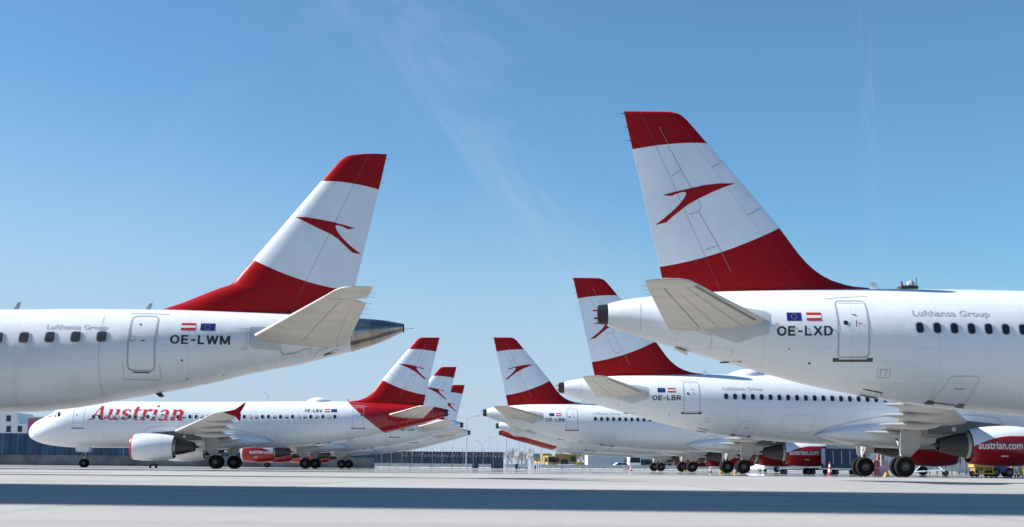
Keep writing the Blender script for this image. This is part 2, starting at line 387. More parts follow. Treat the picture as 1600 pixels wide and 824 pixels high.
def foil(secs, side, gear=GEAR, ztip=None):     # secs: (y, xle, xte, z_le, z_te, half thickness)
    rings = []
    for y, a, b, zl, zt_, t in secs:
        up = [(gear - (a + (b - a) * q), side * y, zl + (zt_ - zl) * q + t * naca(q)) for q in SS]
        dn = [(gear - (a + (b - a) * q), side * y, zl + (zt_ - zl) * q - t * naca(q) - .004) for q in SS[::-1]]
        r = up + dn
        rings.append(r)
    return G().loft(rings)
def foil_seams(name, secs, side, parent, frac, y0, y1, gear=GEAR, w=.03, loc=(0, 0, 0)):
    # a dark gap running along the span on the lower skin at a fraction of the chord
    v = []; f = []
    def at_y(y):
        for p, q in zip(secs, secs[1:]):
            if p[0] <= y <= q[0]:
                t = (y - p[0]) / (q[0] - p[0]); return [p[i] + (q[i] - p[i]) * t for i in range(6)]
        return secs[-1]
    n = 14
    for i in range(n + 1):
        y = y0 + (y1 - y0) * i / n; _, a, b, zl, zt_, t = at_y(y); c = b - a
        fr0 = frac(i / n) if callable(frac) else frac
        for d in (-w / 2 / c, w / 2 / c):
            q = fr0 + d; v.append((gear - (a + c * q), side * y, zl + (zt_ - zl) * q - t * naca(q) - .012))
    f = [(2 * i, 2 * i + 1, 2 * i + 3, 2 * i + 2) for i in range(n)]
    return link_mesh(name, mesh(name, v, f, 'seam_dark', None, False), parent, loc)
TAIL = [(.5, 31.75, 35.15, 4.80, 4.60, .17), (1.3, 32.26, 35.36, 4.90, 4.66, .165), (3.5, 33.65, 35.91, 5.15, 4.98, .12), (5.75, 35.08, 36.48, 5.43, 5.32, .075),
        (5.98, 35.26, 36.54, 5.47, 5.37, .07), (6.12, 35.50, 36.575, 5.49, 5.40, .055), (6.2, 35.85, 36.6, 5.50, 5.43, .035), (6.23, 36.15, 36.6, 5.49, 5.44, .012)]
RTAIL = [(.4, 33.5, 36.45, 4.29, 4.05, .16), (1.2, 34.04, 36.60, 4.44, 4.22, .15), (3.2, 35.29, 37.02, 4.81, 4.67, .10), (5.2, 36.54, 37.45, 5.18, 5.10, .06)]
RTIP = [(5.2, 36.54, 37.78, 5.18, 5.15, .06), (5.75, 36.88, 37.93, 5.29, 5.28, .05), (5.95, 37.08, 37.98, 5.34, 5.34, .04), (6.04, 37.38, 38.01, 5.37, 5.38, .015)]
RELEV = [(1.25, 36.54, 36.90, 4.22, 4.12, .045), (3.2, 36.96, 37.33, 4.67, 4.57, .04), (5.17, 37.39, 37.77, 5.10, 5.00, .035)]
WING = [(1.0, 11.9, 18.6, 2.55, 2.55, .50), (1.975, 12.45, 18.6, 2.75, 2.66, .46), (4.0, 13.53, 18.6, 2.98, 2.88, .34), (6.4, 14.81, 18.66, 3.24, 3.16, .23), (10, 16.73, 19.85, 3.63, 3.58, .17),
        (13.5, 18.60, 20.98, 4.02, 3.99, .125), (16.3, 20.09, 21.86, 4.36, 4.34, .09), (16.75, 20.45, 21.98, 4.41, 4.39, .075), (17.0, 20.95, 22.05, 4.43, 4.42, .04)]

# ------------------------------------------------------------------ lettering and marks that follow a curved skin
_txt = {}
def text_faces(s, bold=0.0):
    k = (s, bold)
    if k in _txt: return _txt[k]
    cu = bpy.data.curves.new('t', 'FONT'); cu.body = s; cu.size = 1; cu.offset = bold; cu.resolution_u = 3
    o = bpy.data.objects.new('t', cu); C.objects.link(o)
    dg = bpy.context.evaluated_depsgraph_get(); me = bpy.data.meshes.new_from_object(o.evaluated_get(dg))
    v = [(p.co.x, p.co.y) for p in me.vertices]; f = [tuple(p.vertices) for p in me.polygons]
    bpy.data.objects.remove(o); bpy.data.curves.remove(cu); bpy.data.meshes.remove(me)
    _txt[k] = (v, f); return v, f
def skin(name, v, f, surf, side, mats, mi=None, gear=GEAR, off=.006, cut=.10):
    """flat (xn, z) faces laid on the skin; surf(xn, z) gives the half width"""
    bm = bmesh.new(); vs = [bm.verts.new((p[0], 0, p[1])) for p in v]
    for k, q in enumerate(f):
        try:
            F_ = bm.faces.new([vs[i] for i in q]); F_.material_index = mi[k] if mi else 0
        except ValueError: pass
    if cut:
        zs = [p[1] for p in v]; z = math.ceil(min(zs) / cut) * cut
        while z < max(zs):
            bmesh.ops.bisect_plane(bm, geom=bm.verts[:] + bm.edges[:] + bm.faces[:], plane_co=(0, 0, z), plane_no=(0, 0, 1)); z += cut
        xs = [p[0] for p in v]; x = math.ceil(min(xs) / .4) * .4
        while x < max(xs):
            bmesh.ops.bisect_plane(bm, geom=bm.verts[:] + bm.edges[:] + bm.faces[:], plane_co=(x, 0, 0), plane_no=(1, 0, 0)); x += .4
    for p in bm.verts:
        x, z = p.co.x, p.co.z; k = max([q.material_index for q in p.link_faces] or [0])
        p.co = (gear - x, side * (surf(x, z) + off + .003 * k), z)
    bmesh.ops.recalc_face_normals(bm, faces=bm.faces)
    me = bpy.data.meshes.new(name); bm.to_mesh(me); bm.free()
    for m in (mats if isinstance(mats, (list, tuple)) else [mats]): me.materials.append(M[m])
    return me
def lettering(name, s, x0, x1, z, cap, surf, side, mat, bold=0.0, gear=GEAR, shear=0.0, off=.006):
    """text from x0 (its left end as read) to x1, baseline z, capital height cap"""
    v, f = text_faces(s, bold)
    a, b = min(p[0] for p in v), max(p[0] for p in v); h = text_faces('E', bold)[0]; ch = max(p[1] for p in h)
    vv = [(x0 + (x1 - x0) * (p[0] - a) / (b - a), z + cap * p[1] / ch) for p in v]
    return skin(name, vv, f, surf, side, mat, gear=gear, off=off)
def rrect(xa, xb, za, zb, r, n=5):
    pts = []
    for cx, cz, a0 in ((xb - r, zb - r, 0), (xa + r, zb - r, 90), (xa + r, za + r, 180), (xb - r, za + r, 270)):
        for i in range(n + 1):
            t = R(a0 + 90 * i / n); pts.append((cx + r * math.cos(t), cz + r * math.sin(t)))
    return pts
def seam_faces(path, w, closed=True):
    n = len(path); v = []
    for i in range(n):
        a = Vector(path[i - 1] if (closed or i) else path[i]); b = Vector(path[(i + 1) % n] if (closed or i < n - 1) else path[i])
        d = (b - a).normalized(); nrm = Vector((-d.y, d.x)); p = Vector(path[i])
        v += [tuple(p + nrm * w / 2), tuple(p - nrm * w / 2)]
    f = [(2 * i, 2 * i + 1, 2 * ((i + 1) % n) + 1, 2 * ((i + 1) % n)) for i in range(n if closed else n - 1)]
    return v, f
def dense(path, step=.12, closed=True):
    out = []; n = len(path)
    for i in range(n if closed else n - 1):
        a, b = Vector(path[i]), Vector(path[(i + 1) % n]); k = max(1, int((b - a).length / step))
        out += [tuple(a + (b - a) * (j / k)) for j in range(k)]
    if not closed: out.append(path[-1])
    return out
class Dec:                      # collects flat pieces of one mark
    def __init__(s): s.v = []; s.f = []; s.mi = []
    def poly(s, pts, mi=0):
        b = len(s.v); s.v += list(pts); s.f.append(tuple(range(b, b + len(pts)))); s.mi.append(mi); return s
    def seam(s, path, w, mi=0, closed=True):
        v, f = seam_faces(dense(path, .12, closed), w, closed); b = len(s.v); s.v += v
        s.f += [tuple(i + b for i in q) for q in f]; s.mi += [mi] * len(f); return s
    def rect(s, xa, xb, za, zb, mi=0): return s.poly([(xa, za), (xb, za), (xb, zb), (xa, zb)], mi)
    def disc(s, x, z, r, mi=0, n=12): return s.poly([(x + r * math.cos(2 * math.pi * i / n), z + r * math.sin(2 * math.pi * i / n)) for i in range(n)], mi)
    def mesh(s, name, surf, side, mats, gear=GEAR, off=.006, cut=.1): return skin(name, s.v, s.f, surf, side, mats, s.mi, gear, off, cut)

EMBLEM = [(32.94, 9.48), (33.49, 9.46), (34.01, 9.39), (34.51, 9.27), (34.9, 9.18), (35.33, 9.07), (35.02, 9.04), (34.9, 9.10), (34.72, 9.16), (34.58, 9.17), (34.56, 9.10),
          (34.62, 8.97), (34.77, 8.77), (35.03, 8.51), (35.28, 8.30), (35.55, 8.09), (35.21, 8.17), (34.9, 8.44), (34.52, 8.74), (34.14, 8.96), (33.62, 9.21), (33.24, 9.37)]
REMBLEM = [(35.02, 8.39), (35.37, 8.38), (35.76, 8.32), (36.22, 8.24), (36.68, 8.13), (36.99, 8.05), (36.73, 8.01), (36.55, 8.10), (36.37, 8.14), (36.33, 8.09), (36.39, 7.93),
           (36.56, 7.72), (36.81, 7.48), (37.18, 7.20), (36.89, 7.25), (36.63, 7.49), (36.44, 7.67), (36.19, 7.83), (35.77, 8.02), (35.38, 8.21)]

# the serif italic airline title, drawn as broad-pen strokes (x-height 1)
def title_strokes():
    out = []; x = 0.0
    B, T = .25, .10
    def arc(cx, cz, rx, rz, a0, a1, n=10): return [(cx + rx * math.cos(R(a0 + (a1 - a0) * i / n)), cz + rz * math.sin(R(a0 + (a1 - a0) * i / n))) for i in range(n + 1)]
    def st(p, w): out.append(([(a + x, b) for a, b in p], w if isinstance(w, list) else [w] * len(p)))
    def foot(c, z=0.045, l=.42): st([(c - l / 2, z), (c + l / 2, z)], .09)
    # A
    st([(.16, .02), (.62, 1.27)], T); st([(.64, 1.27), (.98, .02)], B); st([(.30, .43), (.84, .43)], .10); foot(.14); foot(1.0, l=.46); x += 1.30
    st([(.20, .96), (.20, .38)], B); st(arc(.46, .36, .26, .30, 180, 330), [.25, .24, .22, .19, .16, .13, .11, .10, .10, .10, .10]); st([(.76, .96), (.76, .02)], B); foot(.10, .955, .25); foot(.66, .955, .25); foot(.86, l=.22); x += 1.10
    st(arc(.36, .73, .25, .22, 20, 200) + arc(.36, .27, .26, .22, 60, -160), [.10, .10, .10, .11, .12, .13, .15, .18, .2, .22, .23] + [.23, .22, .2, .17, .14, .12, .11, .10, .10, .10, .10]); st([(.60, .93), (.60, .74)], .08); st([(.10, .07), (.10, .28)], .08); x += .82
    st([(.26, 1.24), (.26, .30)], B); st(arc(.46, .28, .20, .24, 180, 310), [.25, .22, .18, .15, .12, .1, .1, .1, .1, .1, .1]); st([(.06, .93), (.60, .93)], .11); x += .72
    st([(.24, .96), (.24, .02)], B); foot(.15, .955, .28); foot(.26, l=.46); st([(.30, .62)] + arc(.56, .66, .26, .28, 160, 50), [.10] * 4 + [.12, .14, .16, .18, .2, .22, .22, .2]); x += .82
    st([(.24, .96), (.24, .02)], B); foot(.15, .955, .28); foot(.26, l=.46); st([(.17, 1.30), (.37, 1.30)], .17); x += .56
    st(arc(.36, .70, .26, .25, 160, 0) + [(.62, .30), (.62, .02)], [.14, .13, .12, .11, .11, .12, .15, .19, .22, .24, .25, .25, .25]); st(arc(.36, .28, .24, .26, 70, 330), [.09, .1, .14, .19, .23, .23, .2, .16, .12, .1, .09]); foot(.72, l=.24); x += .98
    st([(.22, .96), (.22, .02)], B); foot(.14, .955, .26); foot(.24, l=.42); st(arc(.50, .64, .28, .30, 165, 0) + [(.78, .02)], [.10, .1, .1, .11, .13, .16, .19, .22, .24, .25, .25, .25]); foot(.82, l=.42); x += 1.08
    return out, x
CAPS = {'O': (.86, [[(.43 + .35 * math.cos(R(a)), .5 + .42 * math.sin(R(a))) for a in range(0, 361, 24)]]), 'E': (.70, [[(.09, 0), (.09, 1)], [(.09, .08), (.66, .08)], [(.09, .5), (.61, .5)], [(.09, .92), (.66, .92)]]),
        '-': (.52, [[(.04, .45), (.48, .45)]]), 'L': (.64, [[(.09, 0), (.09, 1)], [(.09, .08), (.62, .08)]]), 'W': (1.10, [[(.07, 1), (.30, .02)], [(.30, .02), (.55, .95)], [(.55, .95), (.80, .02)], [(.80, .02), (1.03, 1)]]),
        'M': (.94, [[(.09, 0), (.09, 1)], [(.11, .96), (.47, .10)], [(.47, .10), (.83, .96)], [(.85, 1), (.85, 0)]]), 'X': (.82, [[(.06, 0), (.76, 1)], [(.06, 1), (.76, 0)]]),
        'D': (.80, [[(.09, 0), (.09, 1)], [(.09, .92), (.40, .92), (.58, .84), (.69, .66), (.71, .5), (.69, .34), (.58, .16), (.40, .08), (.09, .08)]]),
        'B': (.76, [[(.09, 0), (.09, 1)], [(.09, .92), (.45, .92), (.58, .85), (.61, .73), (.56, .58), (.45, .53), (.09, .53)], [(.45, .53), (.60, .46), (.66, .30), (.60, .15), (.47, .08), (.09, .08)]]),
        'R': (.78, [[(.09, 0), (.09, 1)], [(.09, .92), (.45, .92), (.60, .84), (.64, .70), (.60, .55), (.45, .47), (.09, .47)], [(.42, .47), (.68, 0)]]), 'V': (.84, [[(.06, 1), (.42, .02)], [(.42, .02), (.78, 1)]])}
def block_letters(name, s, x0, x1, z, cap, surf, side, gear=GEAR, w=.195):
    gap = .17; tot = sum(CAPS[c][0] + gap for c in s) - gap; k = (x1 - x0) / tot; x = 0; v = []; f = []; n = 0
    for c in s:
        for st in CAPS[c][1]:
            q = dense(st, .2, False); fv, ff = seam_faces(q, w, False); b = len(v); n += 1
            for a, h in fv:
                xn, zz = x0 + k * (x + a), z + cap * max(0, min(1, h)); v.append((gear - xn, side * (surf(xn, zz) + .005 + .0008 * n), zz))
            f += [tuple(i + b for i in t) for t in ff]
        x += CAPS[c][0] + gap
    return mesh(name, v, f, 'black', None, False)
def title_mesh(name, x0, x1, z, xh, surf, side):
    stk, tot = title_strokes(); k = (x1 - x0) / tot; v = []; f = []; offs = []
    for i, (p, w) in enumerate(stk):
        # densify
        q = []; ww = []
        for j in range(len(p) - 1):
            n = max(1, int(math.dist(p[j], p[j + 1]) / .12))
            for t in range(n):
                q.append((p[j][0] + (p[j + 1][0] - p[j][0]) * t / n, p[j][1] + (p[j + 1][1] - p[j][1]) * t / n)); ww.append(w[j] + (w[j + 1] - w[j]) * t / n)
        q.append(p[-1]); ww.append(w[-1]); b = len(v)
        for j in range(len(q)):
            a_, c_ = Vector(q[max(j - 1, 0)]), Vector(q[min(j + 1, len(q) - 1)]); d = (c_ - a_).normalized(); nr = Vector((-d.y, d.x))
            for s in (1, -1):
                u = Vector(q[j]) + nr * (s * ww[j] / 2); v.append((x0 + k * (u.x + .18 * u.y - .1), z + xh * u.y)); offs.append(.003 + .0006 * i)
        f += [(b + 2 * j, b + 2 * j + 1, b + 2 * j + 3, b + 2 * j + 2) for j in range(len(q) - 1)]
    vv = [(GEAR - a, side * (surf(a, c) + o), c) for (a, c), o in zip(v, offs)]
    return mesh(name, vv, f, 'red_txt', None, False)

# ------------------------------------------------------------------ shared airliner parts
cache = {}
def once(key, fn):
    if key not in cache: cache[key] = fn()
    return cache[key]
ENG_Y, ENG_Z = 5.75, 1.80
NAC = [(6.78, .90), (6.82, .95), (6.80, 1.0), (6.70, 1.045), (6.5, 1.09), (6.0, 1.14), (5.2, 1.165), (4.4, 1.13), (3.8, 1.07), (3.20, .97)]
def nac_r(xl):
    p = sorted((a, r) for a, r in NAC[3:]); 
    for (a, r), (b, s) in zip(p, p[1:]):
        if a <= xl <= b: return r + (s - r) * (xl - a) / (b - a)
    return p[0][1] if xl < p[0][0] else p[-1][1]
def engine_meshes(side, red):
    y = side * ENG_Y; c = (0, y, ENG_Z)
    g = G(); g.lathe([(4.4, .80, 1), (6.2, .82, 1), (6.7, .86, 0)] + [(a, r, 0) for a, r in NAC] + [(3.20, .93, 1), (3.9, .88, 1), (3.92, .5, 1)], 'X', c, 48)
    nac = g.mesh('engine', ['nac_red' if red else 'nac_white', 'dark'], True, 40)
    e = G(); e.lathe([(3.9, .80, 1), (3.30, .80, 1), (3.12, .79, 1), (3.0, .70, 0), (2.4, .60, 0), (1.46, .37, 0), (1.46, .33, 2), (1.9, .33, 2), (1.92, .2, 0), (1.45, .16, 0), (1.05, .02, 0)], 'X', (0, y, ENG_Z + .04), 36)
    noz = e.mesh('exhaust_nozzle', ['nozzle', 'lightnoz', 'dark'], True, 30)
    s = G(); s.lathe([(5.75, .80, 0), (5.72, .26, 0), (5.9, .24, 1), (6.2, .12, 1), (6.3, .01, 1)], 'X', c, 32)
    for i in range(24):
        a = 2 * math.pi * i / 24; d = Vector((0, math.cos(a), math.sin(a))); q = Vector((.16, -math.sin(a) * .08, math.cos(a) * .08)); o = Vector((5.85, y, ENG_Z))
        s.add([o + d * .26 - q, o + d * .26 + q, o + d * .79 + q * .9, o + d * .79 - q * .9], [(0, 1, 2, 3)], 2)
    fan = s.mesh('fan', ['dark', 'rim', 'nozzle'], True, 30)
    p = G(); sh = [(5.75, 2.82), (5.3, 2.98), (4.6, 3.08), (3.2, 3.20), (1.0, 3.22), (.95, 2.45), (1.9, 2.40), (2.7, 2.48), (3.4, 2.60), (4.2, 2.62)]
    ring = [[(x, y + side * o * (.55 if k in (0, 9, 5, 6) else 1), z) for k, (x, z) in enumerate(sh)] for o in (-.2, -.15, .15, .2)]
    p.prism(sh, y - .17, y + .17)
    p.lathe([(-.21, .001), (-.21, .13), (.0, .13)], 'Y', (2.35, y, 2.72), 16, 1) if side < 0 else p.lathe([(.0, .13), (.21, .13), (.21, .001)], 'Y', (2.35, y, 2.72), 16, 1)
    pyl = p.mesh('engine_pylon', ['pylon', 'wing'], True, 30)
    return nac, noz, fan, pyl
def wheel_mesh(r, w, rimr):
    g = G(); h = w / 2
    g.lathe([(-h * .55, rimr * .25, 1), (-h * .75, rimr * .55, 1), (-h * .5, rimr * .8, 1), (-h * .86, rimr, 0), (-h, r * .80, 0), (-h * .9, r * .93, 0), (-h * .55, r * .995, 0), (0, r, 0),
             (h * .55, r * .995, 0), (h * .9, r * .93, 0), (h, r * .80, 0), (h * .86, rimr, 1), (h * .5, rimr * .8, 1), (h * .75, rimr * .55, 1), (h * .55, rimr * .25, 1)], 'Y', (0, 0, 0), 36, cap=True)
    return g.mesh('wheel', ['tyre', 'rim'], True, 30)
def main_strut(side):
    g = G(); y = side * 3.795
    g.tube((0, y, .585), (.0, y, 1.25), .075, n=12, mi=0); g.tube((0, y, 1.2), (.1, y + side * .15, 2.9), .13, .15, n=12, mi=0)
    g.tube((0, y - .42, .585), (0, y + .42, .585), .09, n=10, mi=1)
    g.tube((.02, y, 1.3), (.15, y - side * 1.5, 2.5), .075, n=8, mi=0); g.tube((.0, y - side * .1, 1.7), (.9, y - side * .3, 2.4), .05, n=8, mi=0)
    g.tube((-.12, y, .72), (-.28, y, 1.05), .035, n=6, mi=1); g.tube((-.28, y, 1.05), (-.10, y, 1.35), .035, n=6, mi=1)
    g.tube((.1, y - .1, .7), (.12, y - side * .1, 1.6), .025, n=6, mi=1)
    for d in (-.13, .13): g.box((-.13, y + d, .62), (.2, .14, .3), 1)
    return g.mesh('main_gear', ['strut', 'hyd'], True, 35)
def gear_door(side):
    g = G(); y = side * 4.55
    poly = [(-.28, 2.62), (.95, 2.75), (.92, 1.7), (.45, 1.18), (.10, 1.10), (-.22, 1.35)]
    g.add([(x, y - side * (.45 * (2.7 - z) / 1.6), z) for x, z in poly] + [(x, y + side * (.04 - .45 * (2.7 - z) / 1.6), z) for x, z in poly],
          [tuple(range(6)), tuple(range(6, 12))[::-1]] + [(i, 6 + i, 6 + (i + 1) % 6, (i + 1) % 6) for i in range(6)])
    return g.mesh('gear_door', ['door_grey'], False)
def nose_strut():
    g = G(); g.tube((0, 0, .38), (-.03, 0, 1.0), .055, n=10); g.tube((-.03, 0, .95), (-.10, 0, 2.2), .09, n=10)
    g.tube((0, -.26, .38), (0, .26, .38), .055, n=8, mi=1); g.tube((-.05, 0, 1.05), (.85, 0, 1.95), .045, n=8)
    g.tube((-.14, 0, .5), (-.25, 0, .8), .03, n=6, mi=1); g.tube((-.25, 0, .8), (-.12, 0, 1.1), .03, n=6, mi=1)
    g.box((.05, 0, 1.12), (.16, .34, .2), 1); 
    for s in (-1, 1): g.tube((.14, s * .12, 1.12), (.19, s * .12, 1.12), .06, n=10, mi=0)
    return g.mesh('nose_gear', ['strut', 'hyd'], True, 35)
def fairing_mesh():             # belly fairing
    top = pchip([(10.4, 2.9), (10.8, 3.18), (11.3, 3.48), (12.3, 3.60), (16, 3.58), (18.5, 3.42), (20.16, 3.13), (21.4, 2.78), (22.1, 2.43)])
    bot = pchip([(10.4, 2.5), (10.8, 2.1), (11.3, 1.86), (12.3, 1.70), (16.2, 1.68), (17.4, 1.72), (19.5, 1.86), (21.2, 2.12), (22.1, 2.40)])
    wid = pchip([(10.4, 1.60), (11.3, 1.95), (12.3, 2.10), (18, 2.12), (20.2, 2.03), (21.4, 1.86), (22.1, 1.70)])
    rings = []
    for i in range(41):
        x = 10.4 + 11.7 * i / 40; a, b, w = top(x)[0], bot(x)[0], wid(x)[0]; c, h = (a + b) / 2, (a - b) / 2; r = []
        for k in range(48):
            t = 2 * math.pi * k / 48; cs, sn = math.cos(t), math.sin(t); e = 2 / 2.9
            r.append((GEAR - x, -w * math.copysign(abs(sn) ** e, sn), c + h * math.copysign(abs(cs) ** e, cs)))
        rings.append(r)
    return G().loft(rings).mesh('belly_fairing', ['fus'], True, 50)
def canoe(x0, x1, y, z0, z1, h, w):
    rings = []
    for i in range(17):
        t = i / 16; x = x0 + (x1 - x0) * t; s = max(.02, math.sin(math.pi * t ** .8) ** .6); z = z0 + (z1 - z0) * t
        rings.append([(GEAR - x, y + w * s * math.sin(2 * math.pi * k / 14), z + h * s * (math.cos(2 * math.pi * k / 14) * .8 - .45)) for k in range(14)])
    return G().loft(rings).mesh('flap_fairing', ['wing'], True, 60)
def fence_mesh(side):
    g = G(); pts = [(21.0, 4.42), (21.9, 4.62), (22.72, 5.22), (22.62, 4.9), (22.32, 4.40), (22.38, 4.2), (22.30, 3.72), (21.9, 4.1), (21.3, 4.28)]
    p = [(GEAR - a, b) for a, b in pts]
    return g.prism(p, side * 17.0 - .03, side * 17.0 + .03).mesh('wingtip_fence', ['red'], False)
def window_mesh(blind, x, z, stretch, surf, hw=.115, hh=.165, gear=GEAR, side=-1, glass='glass', rr=.9):
    d = Dec(); r = min(hw, hh) * rr
    d.poly(rrect(x - hw, x + hw, z - hh, z + hh, r, 5), 0)
    d.seam(rrect(x - hw - .012, x + hw + .012, z - hh - .012, z + hh + .012, r, 5), .028, 1)
    if blind: d.poly(rrect(x - hw + .01, x + hw - .01, z + (-.02 if blind == 1 else -.12), z + hh - .01, .05, 4), 2)
    return d.mesh('cabin_window', surf, side, [glass, 'outline', 'shade'], gear, .016, .06)
def surfJ(x, z): return body_y(JET, x, z)
def surfR(x, z): return body_y(REG, x, z)
def surfN(xn, z): return ENG_Y + math.sqrt(max(.01, nac_r(GEAR - xn) ** 2 - (z - ENG_Z) ** 2))

def blade(name, x, z, h, c, parent, mat='white', back=.12):
    g = G(); rings = []
    for t in (0, 1):
        a = c * (1 - .45 * t); rings.append([(x - back * t + a * (.5 - q), s * .018 * (1 - .5 * t) * math.sin(math.pi * max(.03, min(.97, q))), z + h * t) for s, qs in ((1, (0, .3, .6, 1)), (-1, (.9, .6, .3, .1))) for q in qs])
    return g.loft(rings).obj(name, [mat], parent)

def airbus(kind, label, px, py, rot, dz, side, reg, old=False, red_eng=True, group_txt=True, dome=False, title=False, windows=True, detail=1):
    fwd, aft = JETS[kind]
    root = thing('airliner', label, 'airliner', (px, py, 0), rot, 'parked airliners in rows')
    fus = link_mesh('fuselage', once(('fus', kind, old), lambda: hull('fuselage', JET, 0, 37.11, (fwd, aft), ['fus_old' if old else 'fus'])), root, (0, 0, dz))
    ta = (-aft, 0, dz); fr = (fwd, 0, dz)
    # tail
    zs = [5.6, 5.9, 6.05, 6.1, 6.14, 6.2, 6.33, 6.5, 6.68, 6.9, 7.18, 7.6, 8.04, 9, 10, 10.82, 11.2, 11.44, 11.58, 11.67, 11.75, 11.81, 11.85, 11.88]
    fin = link_mesh('tail_fin', once('fin', lambda: JFIN.mesh(zs, 'fin')), root, ta)
    if detail:
        def fin_seams():
            d = Dec(); d.seam([(35.42, 11.34), (35.13, 10.76), (35.11, 10.59), (35.02, 10.51), (34.71, 9.9), (34.65, 9.76), (34.4, 9.33), (34.07, 8.7), (34.16, 8.53), (33.54, 7.41), (33.14, 6.56)], .016, 0, False)
            d.seam([(34.71, 9.9), (35.03, 9.69)], .018, 0, False).seam([(34.16, 8.53), (34.48, 8.42)], .018, 0, False).seam([(33.54, 7.41), (33.96, 7.26)], .018, 0, False)
            return d.mesh('fin_panel_seam', JFIN.half, side, ['seam_mid'], off=.009, cut=.25)
        link_mesh('fin_panel_seam', once(('fs', side), fin_seams), fin)
        for k_, p_ in enumerate(([(33.68, 10.0), (33.34, 10.22)], [(32.54, 8.42), (32.06, 8.73)])):
            link_mesh('leading_edge_joint', once(('lej', side, k_), lambda: Dec().seam(p_, .02, 0, False).mesh('leading_edge_joint', JFIN.half, side, ['seam_mid'], off=.009, cut=.25)), fin)
    link_mesh('tail_emblem', once(('emb', side), lambda: Dec().poly(EMBLEM).mesh('tail_emblem', JFIN.half, side, ['red'], off=.012, cut=.25)), fin)
    for s in (-1, 1):
        t = link_mesh('tailplane', once(('tp', s), lambda: foil(TAIL, s).mesh('tailplane', ['under'], True, 40)), root, ta)
        if detail and s == side:
            foil_seams('elevator_gap', TAIL, s, t, .67, 1.35, 5.7); foil_seams('spar_seam', TAIL, s, t, .22, 1.35, 5.7, w=.014); foil_seams('spar_seam', TAIL, s, t, .47, 1.35, 5.3, w=.012)
            e_ = foil_seams('leading_edge_strip', TAIL, s, t, .045, 1.7, 5.7, w=.09); e_.data.materials[0] = M['lead']
            for y_ in (1.9, 3.0, 4.1, 5.1):
                foil_seams('rib_seam', TAIL, s, t, lambda u: .08 + .58 * u, y_ - .02, y_ + .25, w=.016)
            for k in range(3):
                y = 4.9 + .45 * k; G().tube((GEAR - 36.20 - .113 * k, s * y, 5.215 + .056 * k), (GEAR - 36.47 - .113 * k, s * y, 5.23 + .056 * k), .0045, n=4).obj('static_wick', ['hyd'], t)
    if detail:
        for z in (11.8, 11.35, 10.9):
            a = JFIN.te(z)[0]; G().tube((GEAR - a + .05, 0, z), (GEAR - a - .13, 0, z), .018, .006, n=5).obj('static_wick', ['hyd'], fin)
    link_mesh('stabiliser_plate', once(('plate', side, old), lambda: Dec().poly([(34.57, 4.74), (33.9, 4.46), (33.16, 4.18), (32.15, 4.47), (32.12, 5.09), (32.27, 5.17), (33.0, 5.32), (33.8, 5.25)]).mesh('stabiliser_plate', surfJ, side, ['plate' if not old else 'red'])), root, ta)
    g = once('apu', lambda: G().lathe([(JX(37.0), .335, 0), (JX(37.11), .345, 0), (JX(37.42), .30, 0), (JX(37.40), .25, 1), (JX(37.1), .24, 1), (JX(37.1), .02, 1)], 'X', (0, 0, 5.145), 28).tube((JX(37.25), -.1, 5.0), (JX(37.55), -.1, 5.02), .03, n=6, mi=2).tube((JX(37.3), .1, 5.3), (JX(37.58), .1, 5.28), .025, n=6, mi=2).mesh('tail_cone_exhaust', ['nozzle', 'dark', 'red'], True, 35))
    link_mesh('tail_cone_exhaust', g, root, ta)
    # wings, engines, gear
    link_mesh('belly_fairing', once('fair', fairing_mesh), root, (0, 0, dz))
    surfF = lambda xn, z: max(surfJ(xn, z) + .012, 0)
    link_mesh('fairing_seam', once(('fsm', side), lambda: Dec().seam([(22.16, 2.45), (21.45, 2.83), (20.2, 3.18), (18.6, 3.50), (17.0, 3.62)], .03, 0, False).mesh('fairing_seam', surfF, side, ['outline_dk'])), root, (0, 0, dz))
    link_mesh('fairing_seam', once(('fsm2', side), lambda: Dec().seam([(10.6, 2.9), (10.75, 3.15), (11.25, 3.55), (12.25, 3.68), (14.0, 3.70)], .03, 0, False).mesh('fairing_seam', surfF, side, ['outline_dk'])), root, (0, 0, dz))
    for s in (-1, 1):
        w = link_mesh('wing', once(('wing', s), lambda: foil(WING, s).mesh('wing', ['wing'], True, 40)), root, (0, 0, dz))
        link_mesh('wingtip_fence', once(('wf', s), lambda: fence_mesh(s)), w)
        for k, (x0, x1, y, z0, z1, h) in enumerate(((15.8, 19.7, 3.2, 2.55, 2.62, .27), (16.2, 19.9, 6.55, 3.0, 2.95, .27), (17.3, 20.7, 9.7, 3.42, 3.36, .24), (18.6, 21.6, 12.8, 3.82, 3.78, .21))):
            link_mesh('flap_fairing', once(('ff', s, k), lambda: canoe(x0, x1, s * y, z0, z1, h, .19)), w)
        nac, noz, fan, pyl = once(('eng', s, red_eng), lambda: engine_meshes(s, red_eng))
        e = link_mesh('engine', nac, root, (0, 0, dz * .5))
        link_mesh('exhaust_nozzle', noz, e); link_mesh('fan', fan, e); link_mesh('engine_pylon', pyl, root, (0, 0, dz))
        if s == side and red_eng:
            a, b = (14.28, 11.80) if side < 0 else (11.95, 14.45)
            link_mesh('website_lettering', once(('web', side), lambda: lettering('website_lettering', 'austrian.com', a, b, 1.62, .42, surfN, side, 'white_txt', .018, off=.01)), e)
            def small():
                d = Dec(); sg = -1 if side < 0 else 1; x = 13.0 if side < 0 else 12.4
                d.rect(x, x + sg * .42, 1.18, 1.25)
                return d.mesh('nacelle_placard', surfN, side, ['white_txt'], off=.01)
            link_mesh('nacelle_placard', once(('nacsm', side), small), e)
        mg = link_mesh('main_gear', once(('mg', s), lambda: main_strut(s)), root)
